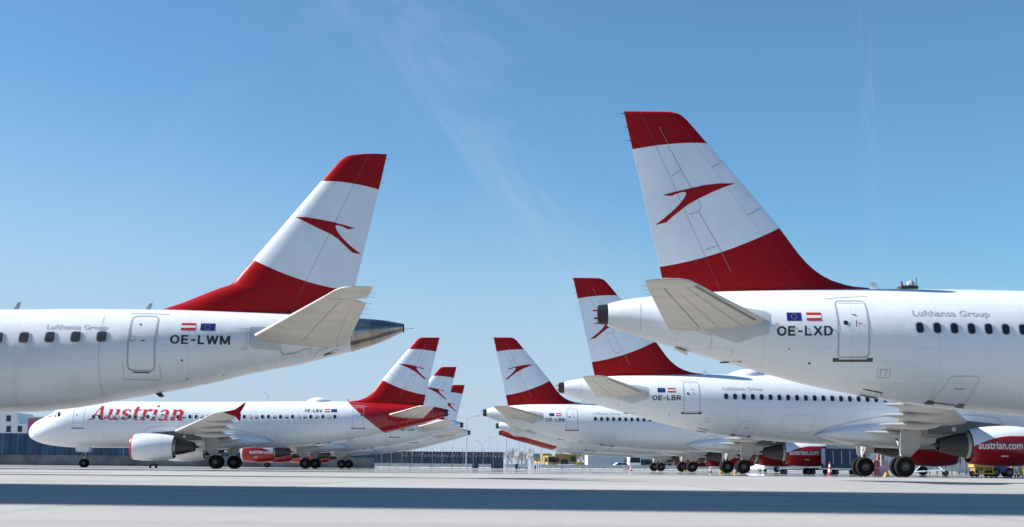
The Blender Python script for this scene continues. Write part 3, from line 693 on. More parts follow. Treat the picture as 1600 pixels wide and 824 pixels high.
        for d in (-.46, .46): link_mesh('wheel', once('mw', lambda: wheel_mesh(.585, .40, .26)), mg, (0, s * 3.795 + d, .585))
        link_mesh('gear_door', once(('gd', s), lambda: gear_door(s)), mg, (0, 0, dz))
    ng = link_mesh('nose_gear', once('ng', nose_strut), root, (GEAR - 5.07 + fwd, 0, 0))
    for d in (-.25, .25): link_mesh('wheel', once('nw', lambda: wheel_mesh(.385, .22, .19)), ng, (0, d, .385))
    for s in (-1, 1):
        G().prism([(-.55, 1.85), (.75, 1.85), (.65, 1.38), (-.4, 1.38)], s * .42, s * .45).obj('gear_door', ['white'], ng, smooth=False)
    pl = G().box((-.14, 0, 1.62), (.04, .5, .34), 0).obj('gear_placard', ['white'], ng, smooth=False)
    # doors and marks on the visible side
    sx = -1 if side < 0 else 1      # direction of reading along xn
    link_mesh('cabin_door', once(('door', side), lambda: Dec().seam(rrect(29.15, 30.08, 3.72, 5.53, .13), .045 if side < 0 else .03).rect(29.02, 30.22, 3.585, 3.655, 1).rect(29.02, 29.2, 3.655, 3.70, 1).rect(30.04, 30.22, 3.655, 3.70, 1)
              .disc(29.84 if side < 0 else 29.9, 4.79, .075, 2).rect(29.50, 29.525, 4.66, 4.87, 2).rect(29.33, 29.44, 4.75, 4.775, 3).rect(29.5, 29.62, 5.04, 5.07, 3).rect(29.2, 30.0, 5.44, 5.455, 0).mesh('cabin_door', surfJ, side, ['outline', 'sill', 'black', 'red'])), root, ta)
    link_mesh('door_gutter', once(('gut', side), lambda: Dec().seam([(29.0, 5.70), (29.7, 5.66), (30.35, 5.60)], .03, 0, False).mesh('door_gutter', surfJ, side, ['outline'])), root, ta)
    link_mesh('front_cabin_door', once(('door1', side), lambda: Dec().seam(rrect(4.45, 5.40, 3.52, 5.30, .13), .03).rect(4.36, 5.5, 3.40, 3.47, 1).disc(4.75, 4.62, .06, 2).mesh('front_cabin_door', surfJ, side, ['outline', 'sill', 'black'])), root, fr)
    def cargo():
        d = Dec(); d.seam([(26.96, 2.42), (26.62, 3.10), (26.5, 3.17), (25.82, 3.17), (25.72, 3.08), (25.93, 2.30)], .014, 0).rect(26.1, 26.4, 2.78, 2.80, 1)
        for x, z in ((26.93, 2.38), (25.95, 2.28)): d.poly([(x - .17, z - .06), (x + .17, z - .02), (x + .12, z + .08), (x - .05, z + .07)], 1)
        d.seam([(26.96, 2.40), (25.93, 2.29)], .03, 1, False)
        return d.mesh('cargo_door', surfJ, side, ['outline_dk', 'sill'])
    link_mesh('cargo_door', once(('cargo', side), cargo), root, ta)
    def hatch():
        d = Dec(); d.seam([(29.10, 2.79), (28.50, 2.68), (28.45, 2.53), (29.06, 2.64)], .035, 0); return d.mesh('service_hatch', surfJ, side, ['sill'])
    link_mesh('service_hatch', once(('hatch', side), hatch), root, ta)
    for nm, key, fn in (('access_panel', 0, lambda d: d.seam([(28.45, 3.11), (28.82, 3.11), (28.82, 3.36), (28.45, 3.36)], .015, 0).seam([(28.57, 3.11), (28.57, 3.36)], .015, 0, False).seam([(28.73, 3.11), (28.73, 3.36)], .015, 0, False)),
                        ('access_panel', 1, lambda d: d.seam(rrect(22.4, 24.2, 2.55, 3.6, .06), .012, 0)),
                        ('access_panel', 2, lambda d: d.seam([(34.9, 4.75), (33.9, 4.42), (33.9, 3.95)], .014, 0, False)),
                        ('skin_seam', 3, lambda d: d.seam([(33.2, 4.0), (33.25, 3.75)], .014, 0, False)), ('skin_seam', 4, lambda d: d.seam([(36.1, 5.5), (36.1, 4.55)], .012, 0, False)),
                        ('drain_port', 5, lambda d: d.disc(30.9, 3.55, .035, 1)), ('drain_port', 6, lambda d: d.disc(31.55, 3.98, .022, 1)), ('drain_port', 7, lambda d: d.rect(32.9, 33.5, 3.62, 3.66, 1))):
        if detail or key < 2: link_mesh(nm, once((nm, key, side), lambda: fn(Dec()).mesh(nm, surfJ, side, ['outline_dk', 'sill'])), root, ta)
    if reg:
        if title: a, b, z, c = 24.86, 26.41, 5.04, .27
        elif side < 0: a, b, z, c = 31.93, 30.25, 4.385, .305
        else: a, b, z, c = 30.35, 31.95, 4.385, .29
        link_mesh('registration_lettering', block_letters('registration_lettering', reg, a, b, z, c, surfJ, side), root, ta)
        def euflag(x0, x1, z0, z1):
            d = Dec().rect(x0, x1, z0, z1, 0); cx, cz = (x0 + x1) / 2, (z0 + z1) / 2
            for i in range(12): d.disc(cx + .085 * math.cos(R(30 * i)), cz + .085 * math.sin(R(30 * i)), .0085, 1, 5)
            return d.mesh('european_flag', surfJ, side, ['navy', 'gold'])
        def atflag(x0, x1, z0, z1):
            h = (z1 - z0) / 3; return Dec().rect(x0, x1, z0, z0 + h, 0).rect(x0, x1, z1 - h, z1, 0).rect(x0, x1, z0 + h, z1 - h, 1).mesh('national_flag', surfJ, side, ['red_txt', 'white'])
        fl = (27.22, 27.73, 26.63, 27.11, 5.05, 5.33) if title else (31.18, 31.62, 30.57, 31.02, 4.855, 5.125)
        link_mesh('european_flag', once(('eu', side), lambda: euflag(fl[0], fl[1], fl[4], fl[5])), root, ta)
        link_mesh('national_flag', once(('atf', side), lambda: atflag(fl[2], fl[3], fl[4], fl[5])), root, ta)
    if group_txt and reg and not title:
        link_mesh('group_lettering', once(('lg', side), lambda: lettering('group_lettering', 'Lufthansa Group', 27.75, 25.35, 5.03, .19, surfJ, side, 'grey_txt', .012)), root, ta)
    if title:
        link_mesh('title_lettering', title_mesh('title_lettering', 6.0, 14.32, 4.19, .98, surfJ, side), root, fr)
        for a in (14.08, 15.0):
            Dec_ = Dec().seam(rrect(a, a + .53, 4.03, 4.85, .12), .028); link_mesh('exit_hatch', Dec_.mesh('exit_hatch', surfJ, side, ['outline']), root, (0, 0, dz))
    # windows, one by one from the aft door forward
    if windows:
        n = {'medium': 41, 'long': 54, 'short': 34}[kind]; rnd = random.Random(reg)
        for i in range(n):
            b = 0 if (side < 0 and rnd.random() < .975) or rnd.random() < .55 else rnd.choice((1, 1, 2))
            X = JX(27.58) - aft + .533 * i; xn = JX(X)                    # undo the stretch to find the hull section
            for _ in range(30):
                e = JX(xn) + fwd * max(0, min(1, (12 - xn) / 4)) - aft * max(0, min(1, (xn - 19) / 3)) - X; xn += e * .35
            z = 4.645 - .0084 * (27.58 - xn)
            if xn < 6.0: break
            link_mesh('cabin_window', once(('win', side, b, round(xn, 2)), lambda: window_mesh(b, xn, z, 0, surfJ, side=side)), root, (X - JX(xn), 0, dz))
    # cockpit glass
    def cock():
        d = Dec()
        d.poly([(2.28, 4.42), (2.86, 4.40), (2.80, 4.98), (2.42, 4.93)], 0); d.poly([(1.86, 4.44), (2.20, 4.43), (2.34, 4.92), (2.10, 4.80)], 0); d.poly([(2.94, 4.44), (3.25, 4.5), (3.2, 4.9), (2.90, 4.98)], 0)
        return d.mesh('cockpit_window', surfJ, side, ['glass'], off=.004)
    link_mesh('cockpit_window', once(('cock', side), cock), root, fr)
    if reg == 'OE-LXD':
        link_mesh('stencil', Dec().rect(31.86, 32.04, 4.70, 4.716).mesh('stencil', surfJ, side, ['red_txt']), root, ta); link_mesh('stencil', Dec().rect(31.88, 32.0, 4.76, 4.776).mesh('stencil', surfJ, side, ['red_txt']), root, ta)
        am = G().box((JX(27.36) - aft, 0, 6.12 + dz), (.55, .5, .10)).obj('antenna_mount', ['hyd'], root, smooth=False)
        G().lathe([(-.14, .02), (-.10, .10), (0, .14), (.10, .10), (.14, .02)], 'X', (JX(27.26) - aft, 0, 6.24 + dz), 14).obj('antenna_drum', ['strut'], am)
        G().tube((JX(27.08) - aft, 0, 6.1 + dz), (JX(27.06) - aft, 0, 6.47 + dz), .014, n=5).obj('antenna_rod', ['hyd'], am); G().tube((JX(27.5) - aft, 0, 6.1 + dz), (JX(27.56) - aft, 0, 6.34 + dz), .03, n=6).obj('antenna_arm', ['red'], am)
        G().prism([(JX(34.95), 4.08), (JX(34.72), 3.97), (JX(34.55), 3.88), (JX(34.62), 3.98)], -.25, .25).obj('tail_skid_fairing', ['under'], root, (-aft, 0, dz), smooth=False)
    if detail:
        blade('blade_antenna', JX(28.38) - aft, 6.03 + dz, .27, .34, root)
        if dome:
            rings = []
            for i in range(21):
                t = i / 20; x = 24.72 + 2.42 * t; s = max(.03, (math.sin(math.pi * t ** .85)) ** .7)
                rings.append([(JX(x), -.62 * s * math.cos(math.pi * k / 12), 5.98 + .44 * s * math.sin(math.pi * k / 12)) for k in range(13)] + [(JX(x), .5 * s, 5.9), (JX(x), -.5 * s, 5.9)])
            G().loft(rings).obj('satellite_dome', ['white'], root, ta, True, 50)
    return root

def right(X, Y, yaw): return dict(rot=-R(yaw), pos=(X, Y), yaw=R(yaw), hx=1)
def place(X, Y, yaw, left, aft, gear=GEAR):
    """world position of the main-gear origin and heading, from the place of the hull point 32 m behind the nose"""
    yaw = R(yaw); hx = -1 if left else 1; H = (hx * math.cos(yaw), -math.sin(yaw)); d = 32 - gear + aft
    return X + H[0] * d, Y + H[1] * d, math.atan2(H[1], H[0])

build_mats()
M['fin_reg'] = fin_paint('regional_fin_paint', RLO, RHI, (-12.62, -.449), None)

# ------------------------------------------------------------------ ground
def ground_mat():
    m = NB('apron_concrete'); o, x, y, z = m.xyz()
    col = m.mix(m.ramp(m.noise(.05, (1, 1, 1), 6, .6), .3, .7), (.30, .294, .285), (.36, .355, .345))
    # every slab has its own tone
    sx, sy = m.math('MULTIPLY', x, 1 / 7.5), m.math('MULTIPLY_ADD', y, 1 / 7.5, .31)
    cb = m.n('ShaderNodeCombineXYZ'); m.l(m.math('FLOOR', m.math('ADD', sx, .5)), cb.inputs[0]); m.l(m.math('FLOOR', m.math('ADD', sy, .5)), cb.inputs[1])
    wn = m.n('ShaderNodeTexWhiteNoise', noise_dimensions='2D'); m.l(cb.outputs[0], wn.inputs[0])
    q = m.n('ShaderNodeVectorMath', operation='SCALE'); m.l(col, q.inputs[0]); m.l(m.ramp(wn.outputs[0], 0, 1, .90, 1.06), q.inputs['Scale']); col = q.outputs[0]
    col = m.mix(m.ramp(m.noise(1.8, (1, 1, 1), 6, .7), .3, .75, 0, .5), col, (.235, .23, .225))
    col = m.mix(m.ramp(m.noise(14, (1, 1, 1), 4, .7), .52, .75, 0, .45), col, (.17, .165, .16))            # coarse aggregate
    col = m.mix(m.ramp(m.noise(.55, (.10, 1, 1), 6, .65), .55, .74, 0, .75), col, (.12, .117, .113))     # tyre rubber and oil trails
    col = m.mix(m.ramp(m.noise(.16, (.25, 1, 1), 7, .7), .57, .68, 0, .55), col, (.15, .145, .14))       # broad old stains
    jx = m.math('LESS_THAN', m.math('ABSOLUTE', m.math('SUBTRACT', m.math('FRACT', m.math('ADD', sx, .5)), 0.0)), .005)
    jy = m.math('LESS_THAN', m.math('FRACT', m.math('ADD', sy, .5)), .008)
    col = m.mix(m.math('MULTIPLY', m.math('MAXIMUM', jx, jy), .8), col, (.05, .049, .047))
    # one wide tar-filled joint with ragged edges
    wob = m.math('MULTIPLY', m.math('SUBTRACT', m.noise(.5, (1, .1, 1), 5, .7), .5), 1.1)
    tar = m.math('LESS_THAN', m.math('ABSOLUTE', m.math('ADD', m.math('SUBTRACT', y, 19.75), wob)), .30)
    col = m.mix(m.math('MULTIPLY', tar, m.ramp(m.noise(.25, (1, .2, 1), 4), .40, .60, 0, .75)), col, (.07, .07, .072))
    # mirage mirroring on the far apron, imitated by streaks of low roughness
    mirage = m.ramp(m.noise(.085, (.09, 1, 1), 5, .65), .455, .50, 0, 1)
    zone = m.math('MULTIPLY', m.ramp(y, 62, 82, 0, 1), m.ramp(y, 275, 235, 0, 1))
    mirage_far = m.math('MULTIPLY', mirage, zone)
    rough = m.math('SUBTRACT', .85, m.math('MULTIPLY', mirage_far, .825))
    return m.done(col, rough, 0, 0, .5)
gm = ground_mat()
gd = link_mesh('apron', mesh('apron', [(-3000, -600, 0), (3000, -600, 0), (3000, 6000, 0), (-3000, 6000, 0)], [(0, 1, 2, 3)], gm, None, False)); gd['kind'] = 'structure'

# ------------------------------------------------------------------ the airliners
JP = dict(side=-1)
def jet(kind, X, Y, yaw, left, dz, label, reg, **kw):
    aft = JETS[kind][1]; x, y, r = place(X, Y, yaw, left, 0)
    # stretch moves the gear away from the tail
    H = (math.cos(r), math.sin(r)); x += H[0] * aft; y += H[1] * aft
    return airbus(kind, label, x, y, r, dz, 1 if left else -1, reg, **kw)
jet('medium', 8.20, 45.17, -.98, False, .105, 'white airliner with red banded tail in the right foreground, marked OE-LXD beside its aft door', 'OE-LXD')
jet('medium', 8.31, 85.63, -2.97, False, .005, 'white airliner marked OE-LBR with red engines, tail half hidden behind the nearest right tail cone', 'OE-LBR', dome=True)
jet('long', 2.97, 125.83, -1.65, False, -.014, 'white airliner marked OE-LBB, third from front in the right-hand row', 'OE-LBB')
jet('medium', -11.03, 126.30, -.72, True, -.029, 'complete white airliner with red rear body and big red title, marked OE-LBV', 'OE-LBV', old=True, red_eng=False, title=True, dome=True)
jet('short', -10.93, 164.2, -.8, True, 0, 'white airliner marked OE-LDD, just behind the one with the red rear body', 'OE-LDD', detail=0)
jet('short', -11.12, 200.5, -.8, True, 0, 'farthest airliner of the left row, only a small red tail tip and tail cone showing', '', detail=0)
jet('long', 3.72, 165.9, -1.6, False, 0, 'white airliner whose tail cone peeks out just below the one marked OE-LBB', '', detail=0)
jet('long', 3.80, 200.2, -1.2, False, 0, 'farthest airliner of the right row with a narrow red underside of its rear body showing', '', old=True, detail=0)

def regional():
    root = thing('airliner', 'white regional jet in the left foreground with bare metal pointed tail cone, marked OE-LWM', 'airliner', group='parked airliners in rows')
    g = RGEAR; side = 1
    link_mesh('fuselage', hull('fuselage', REG, 0, 36.95, (0, 0), ['fus'], gear=g), root)
    link_mesh('exhaust_cone', hull('exhaust_cone', lambda x: REG(x), 36.955, 38.6, (0, 0), ['cone'], 48, 24, gear=g), root)
    c = G(); c.lathe([(RX(38.6), .13, 0), (RX(38.62), .15, 0), (RX(38.63), .12, 0), (RX(38.4), .1, 0)], 'X', (0, 0, 4.79), 20).tube((RX(38.6), .1, 4.75), (RX(38.95), .1, 4.79), .008, n=4).obj('exhaust_ring', ['dark'], root)
    fin = link_mesh('tail_fin', RFIN.mesh([5.0, 5.28, 5.31, 5.5, 5.7, 5.9, 6.05, 6.1, 6.15, 6.2, 6.3, 6.5, 7, 7.6, 8.3, 9, 9.61, 9.9, 10.16, 10.27, 10.34, 10.42, 10.48, 10.51, 10.53, 10.55, 10.565], 'fin_reg'), root)
    link_mesh('tail_emblem', Dec().poly(REMBLEM).mesh('tail_emblem', RFIN.half, side, ['red'], gear=g, off=.012, cut=.25), fin)
    for z in (10.4, 10.0, 9.6):
        a = RFIN.te(z)[0]; G().tube((RX(a) + .03, 0, z), (RX(a) - .13, 0, z), .008, .004, n=4).obj('static_wick', ['hyd'], fin)
    for s in (-1, 1):
        t = link_mesh('tailplane', foil(RTAIL, s, g).mesh('tailplane', ['under'], True, 40), root)
        link_mesh('tailplane_tip', foil(RTIP, s, g).mesh('tailplane_tip', ['under'], True, 40), t)
        if s == side:
            foil_seams('spar_seam', RTAIL, s, t, .55, 1.3, 5.1, g, .014); foil_seams('rib_seam', RTAIL, s, t, lambda u: .08 + .8 * u, 2.4, 2.75, g, .016); foil_seams('rib_seam', RTAIL, s, t, lambda u: .08 + .8 * u, 3.9, 4.2, g, .016)
        link_mesh('elevator', foil(RELEV, s, g).mesh('elevator', ['under'], True, 40), t)
        for y in (4.2, 4.6, 5.0, 5.5, 5.8): G().tube((RX(37.55 + (y - 4.2) * .21), s * y, 4.80 + (y - 4.2) * .27), (RX(37.75 + (y - 4.2) * .21), s * y, 4.79 + (y - 4.2) * .27), .005, n=4).obj('static_wick', ['hyd'], t)
    link_mesh('stabiliser_plate', Dec().poly([(33.79, 4.64), (33.84, 4.69), (34.6, 4.69), (35.5, 4.62), (36.4, 4.45), (36.0, 4.22), (35.65, 4.02), (35.2, 3.86), (34.83, 3.80), (34.72, 3.95), (33.94, 3.99), (33.81, 4.08)]).mesh('stabiliser_plate', surfR, side, ['plate'], gear=g), root)
    link_mesh('stabiliser_fairing', Dec().poly([(34.76, 4.22), (36.0, 4.22), (35.65, 4.06), (35.2, 3.92), (34.87, 3.87)]).mesh('stabiliser_fairing', surfR, side, ['white'], gear=g, off=.012), root)
    link_mesh('trim_scale', Dec().seam([(33.45, 4.62), (33.75, 4.62), (33.75, 4.0), (33.5, 3.95)], .014, 0, False).seam([(33.68, 4.66), (33.68, 3.95)], .01, 0, False).mesh('trim_scale', surfR, side, ['outline_dk'], gear=g), root)
    link_mesh('air_inlet', Dec().poly([(36.05, 3.83), (36.12, 3.90), (36.48, 4.03), (36.56, 4.02), (36.5, 3.95)], 0).mesh('air_inlet', surfR, side, ['black'], gear=g, cut=0), root)
    link_mesh('access_panel', Dec().seam([(35.75, 3.76), (36.0, 4.02), (36.7, 4.2)], .014, 0, False).mesh('access_panel', surfR, side, ['outline_dk'], gear=g), root)
    link_mesh('skin_seam', Dec().seam([(35.7, 4.15), (35.68, 3.75)], .012, 0, False).mesh('skin_seam', surfR, side, ['outline_dk'], gear=g), root)
    def door():
        # sides follow the hull's curve, so the seam is a slightly slanted rounded frame
        return Dec().seam(rrect(30.10, 30.92, 3.24, 5.00, .16), .055, 0).rect(30.25, 30.75, 3.17, 3.205, 1).disc(30.40, 4.71, .03, 2).seam(rrect(30.16, 30.30, 4.17, 4.31, .03), .02, 3).rect(30.49, 30.60, 4.16, 4.19, 2).seam([(29.95, 3.5), (29.97, 2.98), (31.09, 2.97), (31.07, 3.45)], .012, 3, False).seam([(29.98, 5.10), (31.2, 5.08)], .015, 3, False).mesh('cabin_door', surfR, side, ['outline', 'sill', 'black', 'outline_dk'], gear=g)
    link_mesh('cabin_door', door(), root)
    link_mesh('skin_seam', Dec().seam([(29.2, 5.0), (29.22, 2.5)], .012, 0, False).mesh('skin_seam', surfR, side, ['outline_dk'], gear=g), root)
    link_mesh('registration_lettering', block_letters('registration_lettering', 'OE-LWM', 31.38, 33.22, 4.09, .285, surfR, side, g), root)
    eu = Dec().rect(32.27, 32.72, 4.535, 4.775)
    for i in range(12): eu.disc(32.495 + .08 * math.cos(R(30 * i)), 4.655 + .08 * math.sin(R(30 * i)), .0085, 1, 5)
    link_mesh('european_flag', eu.mesh('european_flag', surfR, side, ['navy', 'gold'], gear=g), root)
    link_mesh('national_flag', Dec().rect(31.67, 32.12, 4.535, 4.615, 0).rect(31.67, 32.12, 4.695, 4.775, 0).rect(31.67, 32.12, 4.615, 4.695, 1).mesh('national_flag', surfR, side, ['red_txt', 'white'], gear=g), root)
    link_mesh('group_lettering', lettering('group_lettering', 'Lufthansa Group', 27.50, 29.40, 4.52, .15, surfR, side, 'grey_txt', .016, g), root)
    for i in range(29):
        link_mesh('cabin_window', window_mesh(0, 29.27 - .80 * i, 4.29 - .02 * i if i < 5 else 4.21, 0, surfR, .15, .165, g, side, 'glass_grey', .62), root)
    for x_, z_, r_ in ((31.75, 3.58, .032), (31.85, 3.02, .022), (32.95, 3.17, .02)): link_mesh('drain_port', Dec().disc(x_, z_, r_).mesh('drain_port', surfR, side, ['black'], gear=g), root)
    blade('blade_antenna', RX(26.1), 5.22, .27, .20, root, 'strut'); blade('blade_antenna', RX(30.32), 5.28, .23, .20, root, 'strut')
    G().prism([(RX(30.7), 2.6), (RX(30.9), 2.62), (RX(31.0), 2.5), (RX(30.85), 2.48)], -.04, .04).obj('drain_mast', ['hyd'], root)
    # wings, engines and gear of the smaller jet
    for s in (-1, 1):
        sec = [(y * .80, 11.5 + (a - 11.9) * .84 + 1.2, 11.5 + (b - 11.9) * .84 + 1.2, zl * .80 + .05, zt_ * .80 + .05, t * .8) for y, a, b, zl, zt_, t in WING]
        w = link_mesh('wing', foil(sec, s, g).mesh('wing', ['wing'], True, 40), root)
        nac, noz, fan, pyl = once(('eng', s, False), lambda: engine_meshes(s, False))
        e = link_mesh('engine', nac, root, (2.2, s * -.55, .28)); e.scale = (.80, .80, .80); link_mesh('exhaust_nozzle', noz, e); link_mesh('fan', fan, e)
        p = link_mesh('engine_pylon', pyl, root, (2.2, s * -.55, .12)); p.scale = (.80, .80, .80)
        mg = link_mesh('main_gear', once(('mg', s), lambda: main_strut(s)), root, (.3, -s * .83, -.03))
        for dd in (-.40, .40): link_mesh('wheel', once('rw', lambda: wheel_mesh(.52, .36, .24)), mg, (0, s * 3.795 + dd, .55))
    ng = link_mesh('nose_gear', once('ng', nose_strut), root, (RX(4.4), 0, 0))
    for dd in (-.22, .22): link_mesh('wheel', once('nw', lambda: wheel_mesh(.385, .22, .19)), ng, (0, dd, .385))
    # stand it where its tail tip was seen
    yw = R(1.72); H = (-math.cos(yw), -math.sin(yw))
    tip = Vector(at(631, 45.52, 513)); d_ = 38.62 - g
    root.location = (tip.x + H[0] * d_, tip.y + H[1] * d_, 0); root.rotation_euler = (0, 0, math.atan2(H[1], H[0]))
    return root
regional()
#BACKGROUND
# ------------------------------------------------------------------ things behind and around the rows
Z0 = 0.0
def hangar():                   # tall hangar outside the left edge; its shadow lies across the apron
    root = thing('hangar', 'tall grey hangar beyond the left edge that throws the dark shadow band over the apron', 'hangar', (-19, 19.3, 0), -SUN_AZ)
    G().box((-20, 0, 13.5), (40, 11.7, 27)).obj('wall', [plain('hangar_cladding', (.34, .35, .36), .6, .1, .2, .3)], root, smooth=False)
    G().box((-20, -5.9, 5), (30, .1, 10)).obj('door', [plain('hangar_door_grey', (.25, .27, .3), .5)], root, smooth=False)
    G().box((-20, 0, 27.15), (40.2, 11.8, .3)).obj('roof', ['steel'], root, smooth=False)
hangar()

M['wall_blue'] = plain('blue_wall_panel', (.026, .085, .155), .55, .1, .35, .35)
M['wall_post'] = plain('dark_wall_post', (.016, .05, .09), .6, .1)
M['wall_base'] = plain('stained_concrete', (.165, .18, .19), .9, 0, .55, .25)
def noise_wall():
    Y = 234; x0, x1 = -140, at(585, Y)
    root = thing('noise_wall', 'long dark blue panelled wall on a stained concrete base behind the left row', 'wall', (0, Y, 0))
    G().box(((x0 + x1) / 2, 0, .85), (x1 - x0, .5, 1.7)).obj('wall_base', ['wall_base'], root, smooth=False)
    w = 1.25; n = int((x1 - x0) / (w * 2)); k = 0
    for i in range(n):
        x = x0 + 2 * w * i + w
        if x < -104: continue
        g = G(); g.prism([(0, 0)], 0, 0) if False else None
        for j in range(2): g.box((x - w / 2 + j * w, .1 if j else -.05, 3.45), (w - .02, .14, 3.5), 0)
        g.box((x + w - .02, -.1, 3.45), (.14, .22, 3.52), 1)
        g.obj('wall_panel', ['wall_blue', 'wall_post'], root, smooth=False)
noise_wall()

def white_house():
    Y = 330; s = F / Y
    x0, x1 = at(-60, Y), at(38, Y); h = at(20, Y, 645)[2]; h2 = at(38, Y, 656)[2]
    root = thing('white_building', 'white office building with small dark windows above the blue wall at the far left', 'building', (0, Y, 0))
    G().prism([(x0, 0), (x1, 0), (x1, h2 - 1.0), (at(26, Y), h2 - .9), (at(20, Y), h), (x0, h)], 0, 12).obj('wall', [plain('white_render', (.78, .78, .77), .8, 0, .08, .3)], root, smooth=False)
    for px in (-24, -4, 13.5, 31):
        for py in (654, 670.5):
            if px == 31 and py == 654: continue
            x, _, z = at(px, Y, py)
            f = G().box((x, -.03, z), (1.06, .06, 1.4)).obj('window', ['glass'], root, smooth=False)
            G().box((x, -.075, z - .72), (1.2, .1, .06)).obj('window_sill', ['steel'], f, smooth=False)
    tag(G().box((at(49.5, Y - 6), Y - 6, at(49, Y - 6, 664)[2] - 3), (2.7, .3, 9)).obj('hoarding', [plain('magenta_board', (.42, .10, .22), .6)], smooth=False), 'magenta pink board standing between the white building and the aircraft nose', 'hoarding')
    g = G().prism([(at(-120, 380), 0), (at(150, 380), 0), (at(150, 380), 12.6), (at(-120, 380), 12.6)], 380, 400).obj('warehouse', [plain('pale_cladding', (.36, .38, .41), .7, 0, .1, .2)], smooth=False)
    tag(g, 'plain grey warehouse far behind the white building', 'warehouse')
white_house()

def security_fence():
    Y = 300; x0, x1 = at(500, Y), at(787, Y); h = 3.55
    root = thing('security_fence', 'dark mesh fence topped with coiled razor wire in the middle distance', 'fence', (0, Y, 0))
    scr = NB('dark_fence_mesh'); o, x, y, z = scr.xyz()
    v = scr.ramp(scr.noise(.8, (1.5, 1, .12), 5, .7), .38, .68); low = scr.ramp(scr.noise(.09, (1, 1, 1), 2), .35, .6)
    scr.done(scr.mix(v, (.022, .036, .062), scr.mix(low, (.055, .08, .115), (.11, .14, .175))), .7)
    n = 18; w = (x1 - x0) / n
    for i in range(n):
        G().box((x0 + w * (i + .5), .03, h / 2), (w - .1, .05, h - .1)).obj('fence_panel', [scr.m], root, smooth=False)
        G().tube((x0 + w * i, -.02, 0), (x0 + w * i, -.02, h + .1), .06, n=6).tube((x0 + w * i, 0, h), (x0 + w * i - .1, -.45, h + .75), .04, n=5).obj('fence_post', ['steel'], root)
    rnd = random.Random(4)
    for nm, zc, r, yy in (('wire_coil', h + .42, .38, -.2), ('wire_coil', 2.75, .45, -.9)):
        g = G(); p = None; k = 0; X = x0 if zc > 3 else at(625, Y)
        while X < x1:
            t = k * 2 * math.pi / 9; rr = r * (.85 + .3 * rnd.random())
            q = (X, yy + rr * math.cos(t), zc + rr * math.sin(t))
            if p: g.tube(p, q, .022, n=3)
            p = q; X += .075; k += 1
        g.obj(nm, [plain('razor_wire', (.22, .24, .27), .5, .4)], root, smooth=False)
security_fence()

# concrete barriers, one by one
def barrier_mesh(l):
    prof = [(-.30, 0), (.30, 0), (.30, .10), (.14, .32), (.10, .94), (-.10, .94), (-.14, .32), (-.30, .10)]
    g = G(); v0 = [(-l / 2, y, z) for y, z in prof]; v1 = [(l / 2, y, z) for y, z in prof]; g.loft([v0, v1])
    return g.mesh('concrete_barrier', ['conc'], False)
bm_ = barrier_mesh(3.9)
def barriers():
    Y = 272; spots = []
    x = at(738, Y) - 1.98
    for i in range(12): spots.append((x - 3.98 * i, 'left'))
    spots.append((at(757.5, Y) - 1.0, 'gap')); spots[-1] = (at(757.5, Y), 'alone'); spots.append((at(799, Y), 'edge'))
    x = at(845, Y) + 1.98
    for i in range(20): spots.append((x + 3.98 * i, 'right'))
    for x, k in spots:
        o = link_mesh('concrete_barrier', bm_, None, (x, Y + random.uniform(-.05, .05), 0)); o.rotation_euler.z = random.uniform(-.012, .012)
        if k == 'alone': o.scale.x = .62
        if k == 'edge': o.scale.x = .66
        tag(o, {'left': 'grey concrete barrier in the continuous run before the mesh fence', 'right': 'grey concrete barrier in the continuous run before the parked vans',
                'alone': 'single pale concrete barrier standing between two gaps before the mesh fence', 'edge': 'single concrete barrier at the right end of the mesh fence'}[k], 'barrier',
            {'left': 'barriers before the mesh fence', 'right': 'barriers before the vans'}.get(k))
barriers()

# street lamps
def lamp(px, Y, py, arms, label):
    x = at(px, Y); h = at(px, Y, py)[2]
    root = thing('street_lamp', label, 'street lamp', (x, Y, 0))
    G().tube((0, 0, 0), (0, 0, h), .11, .06, n=8).obj('pole', ['steel'], root)
    for a, up in arms:
        g = G(); g.tube((0, 0, h - .05), (a * .8, 0, h + up), .04, n=6); g.obj('arm', ['steel'], root)
        G().box((a, 0, h + up + .03), (abs(a) * .36 + .25, .28, .14)).obj('lamp_head', ['white'], root, smooth=False)
lamp(728.5, 250, 653.5, [(1.9, .35)], 'tall street lamp with one arm to the right, beside the left tail cones')
lamp(753, 420, 694, [(-1.9, 1.0), (1.2, 1.0)], 'double street lamp with V shaped arms behind the mesh fence')
lamp(765, 520, 684, [(-1.3, .1), (1.3, .1)], 'thin double street lamp with straight arms to the right of the V shaped one')
lamp(776, 640, 692, [(1.4, .1)], 'faint far street lamp behind the end of the mesh fence')
lamp(791, 262, 660, [(-1.2, .2)], 'tall grey lamp pole rising at the end of the mesh fence')
lamp(819, 300, 672, [(-.9, .2)], 'lamp pole below the narrow red tail underside')
lamp(845, 300, 675, [(.9, .2)], 'lamp pole standing left of the yellow truck')
lamp(811, 520, 690, [(.9, .1)], 'thin lamp pole among the bare trees')
lamp(632, 310, 692, [(.6, .1)], 'white pole before the pale end of the mesh fence')
lamp(665, 312, 694, [(.6, .1)], 'white pole in the middle of the mesh fence')
lamp(707, 560, 689, [(.7, .1)], 'distant lamp pole behind the mesh fence, left of the tall single lamp')
lamp(416, 330, 618, [(-1.0, .7)], 'lamp with a curved head above the back of the airliner with the red rear body')
lamp(1377, 118, 700, [(.4, .05)], 'slim white pole beside the stacked red and white barriers')

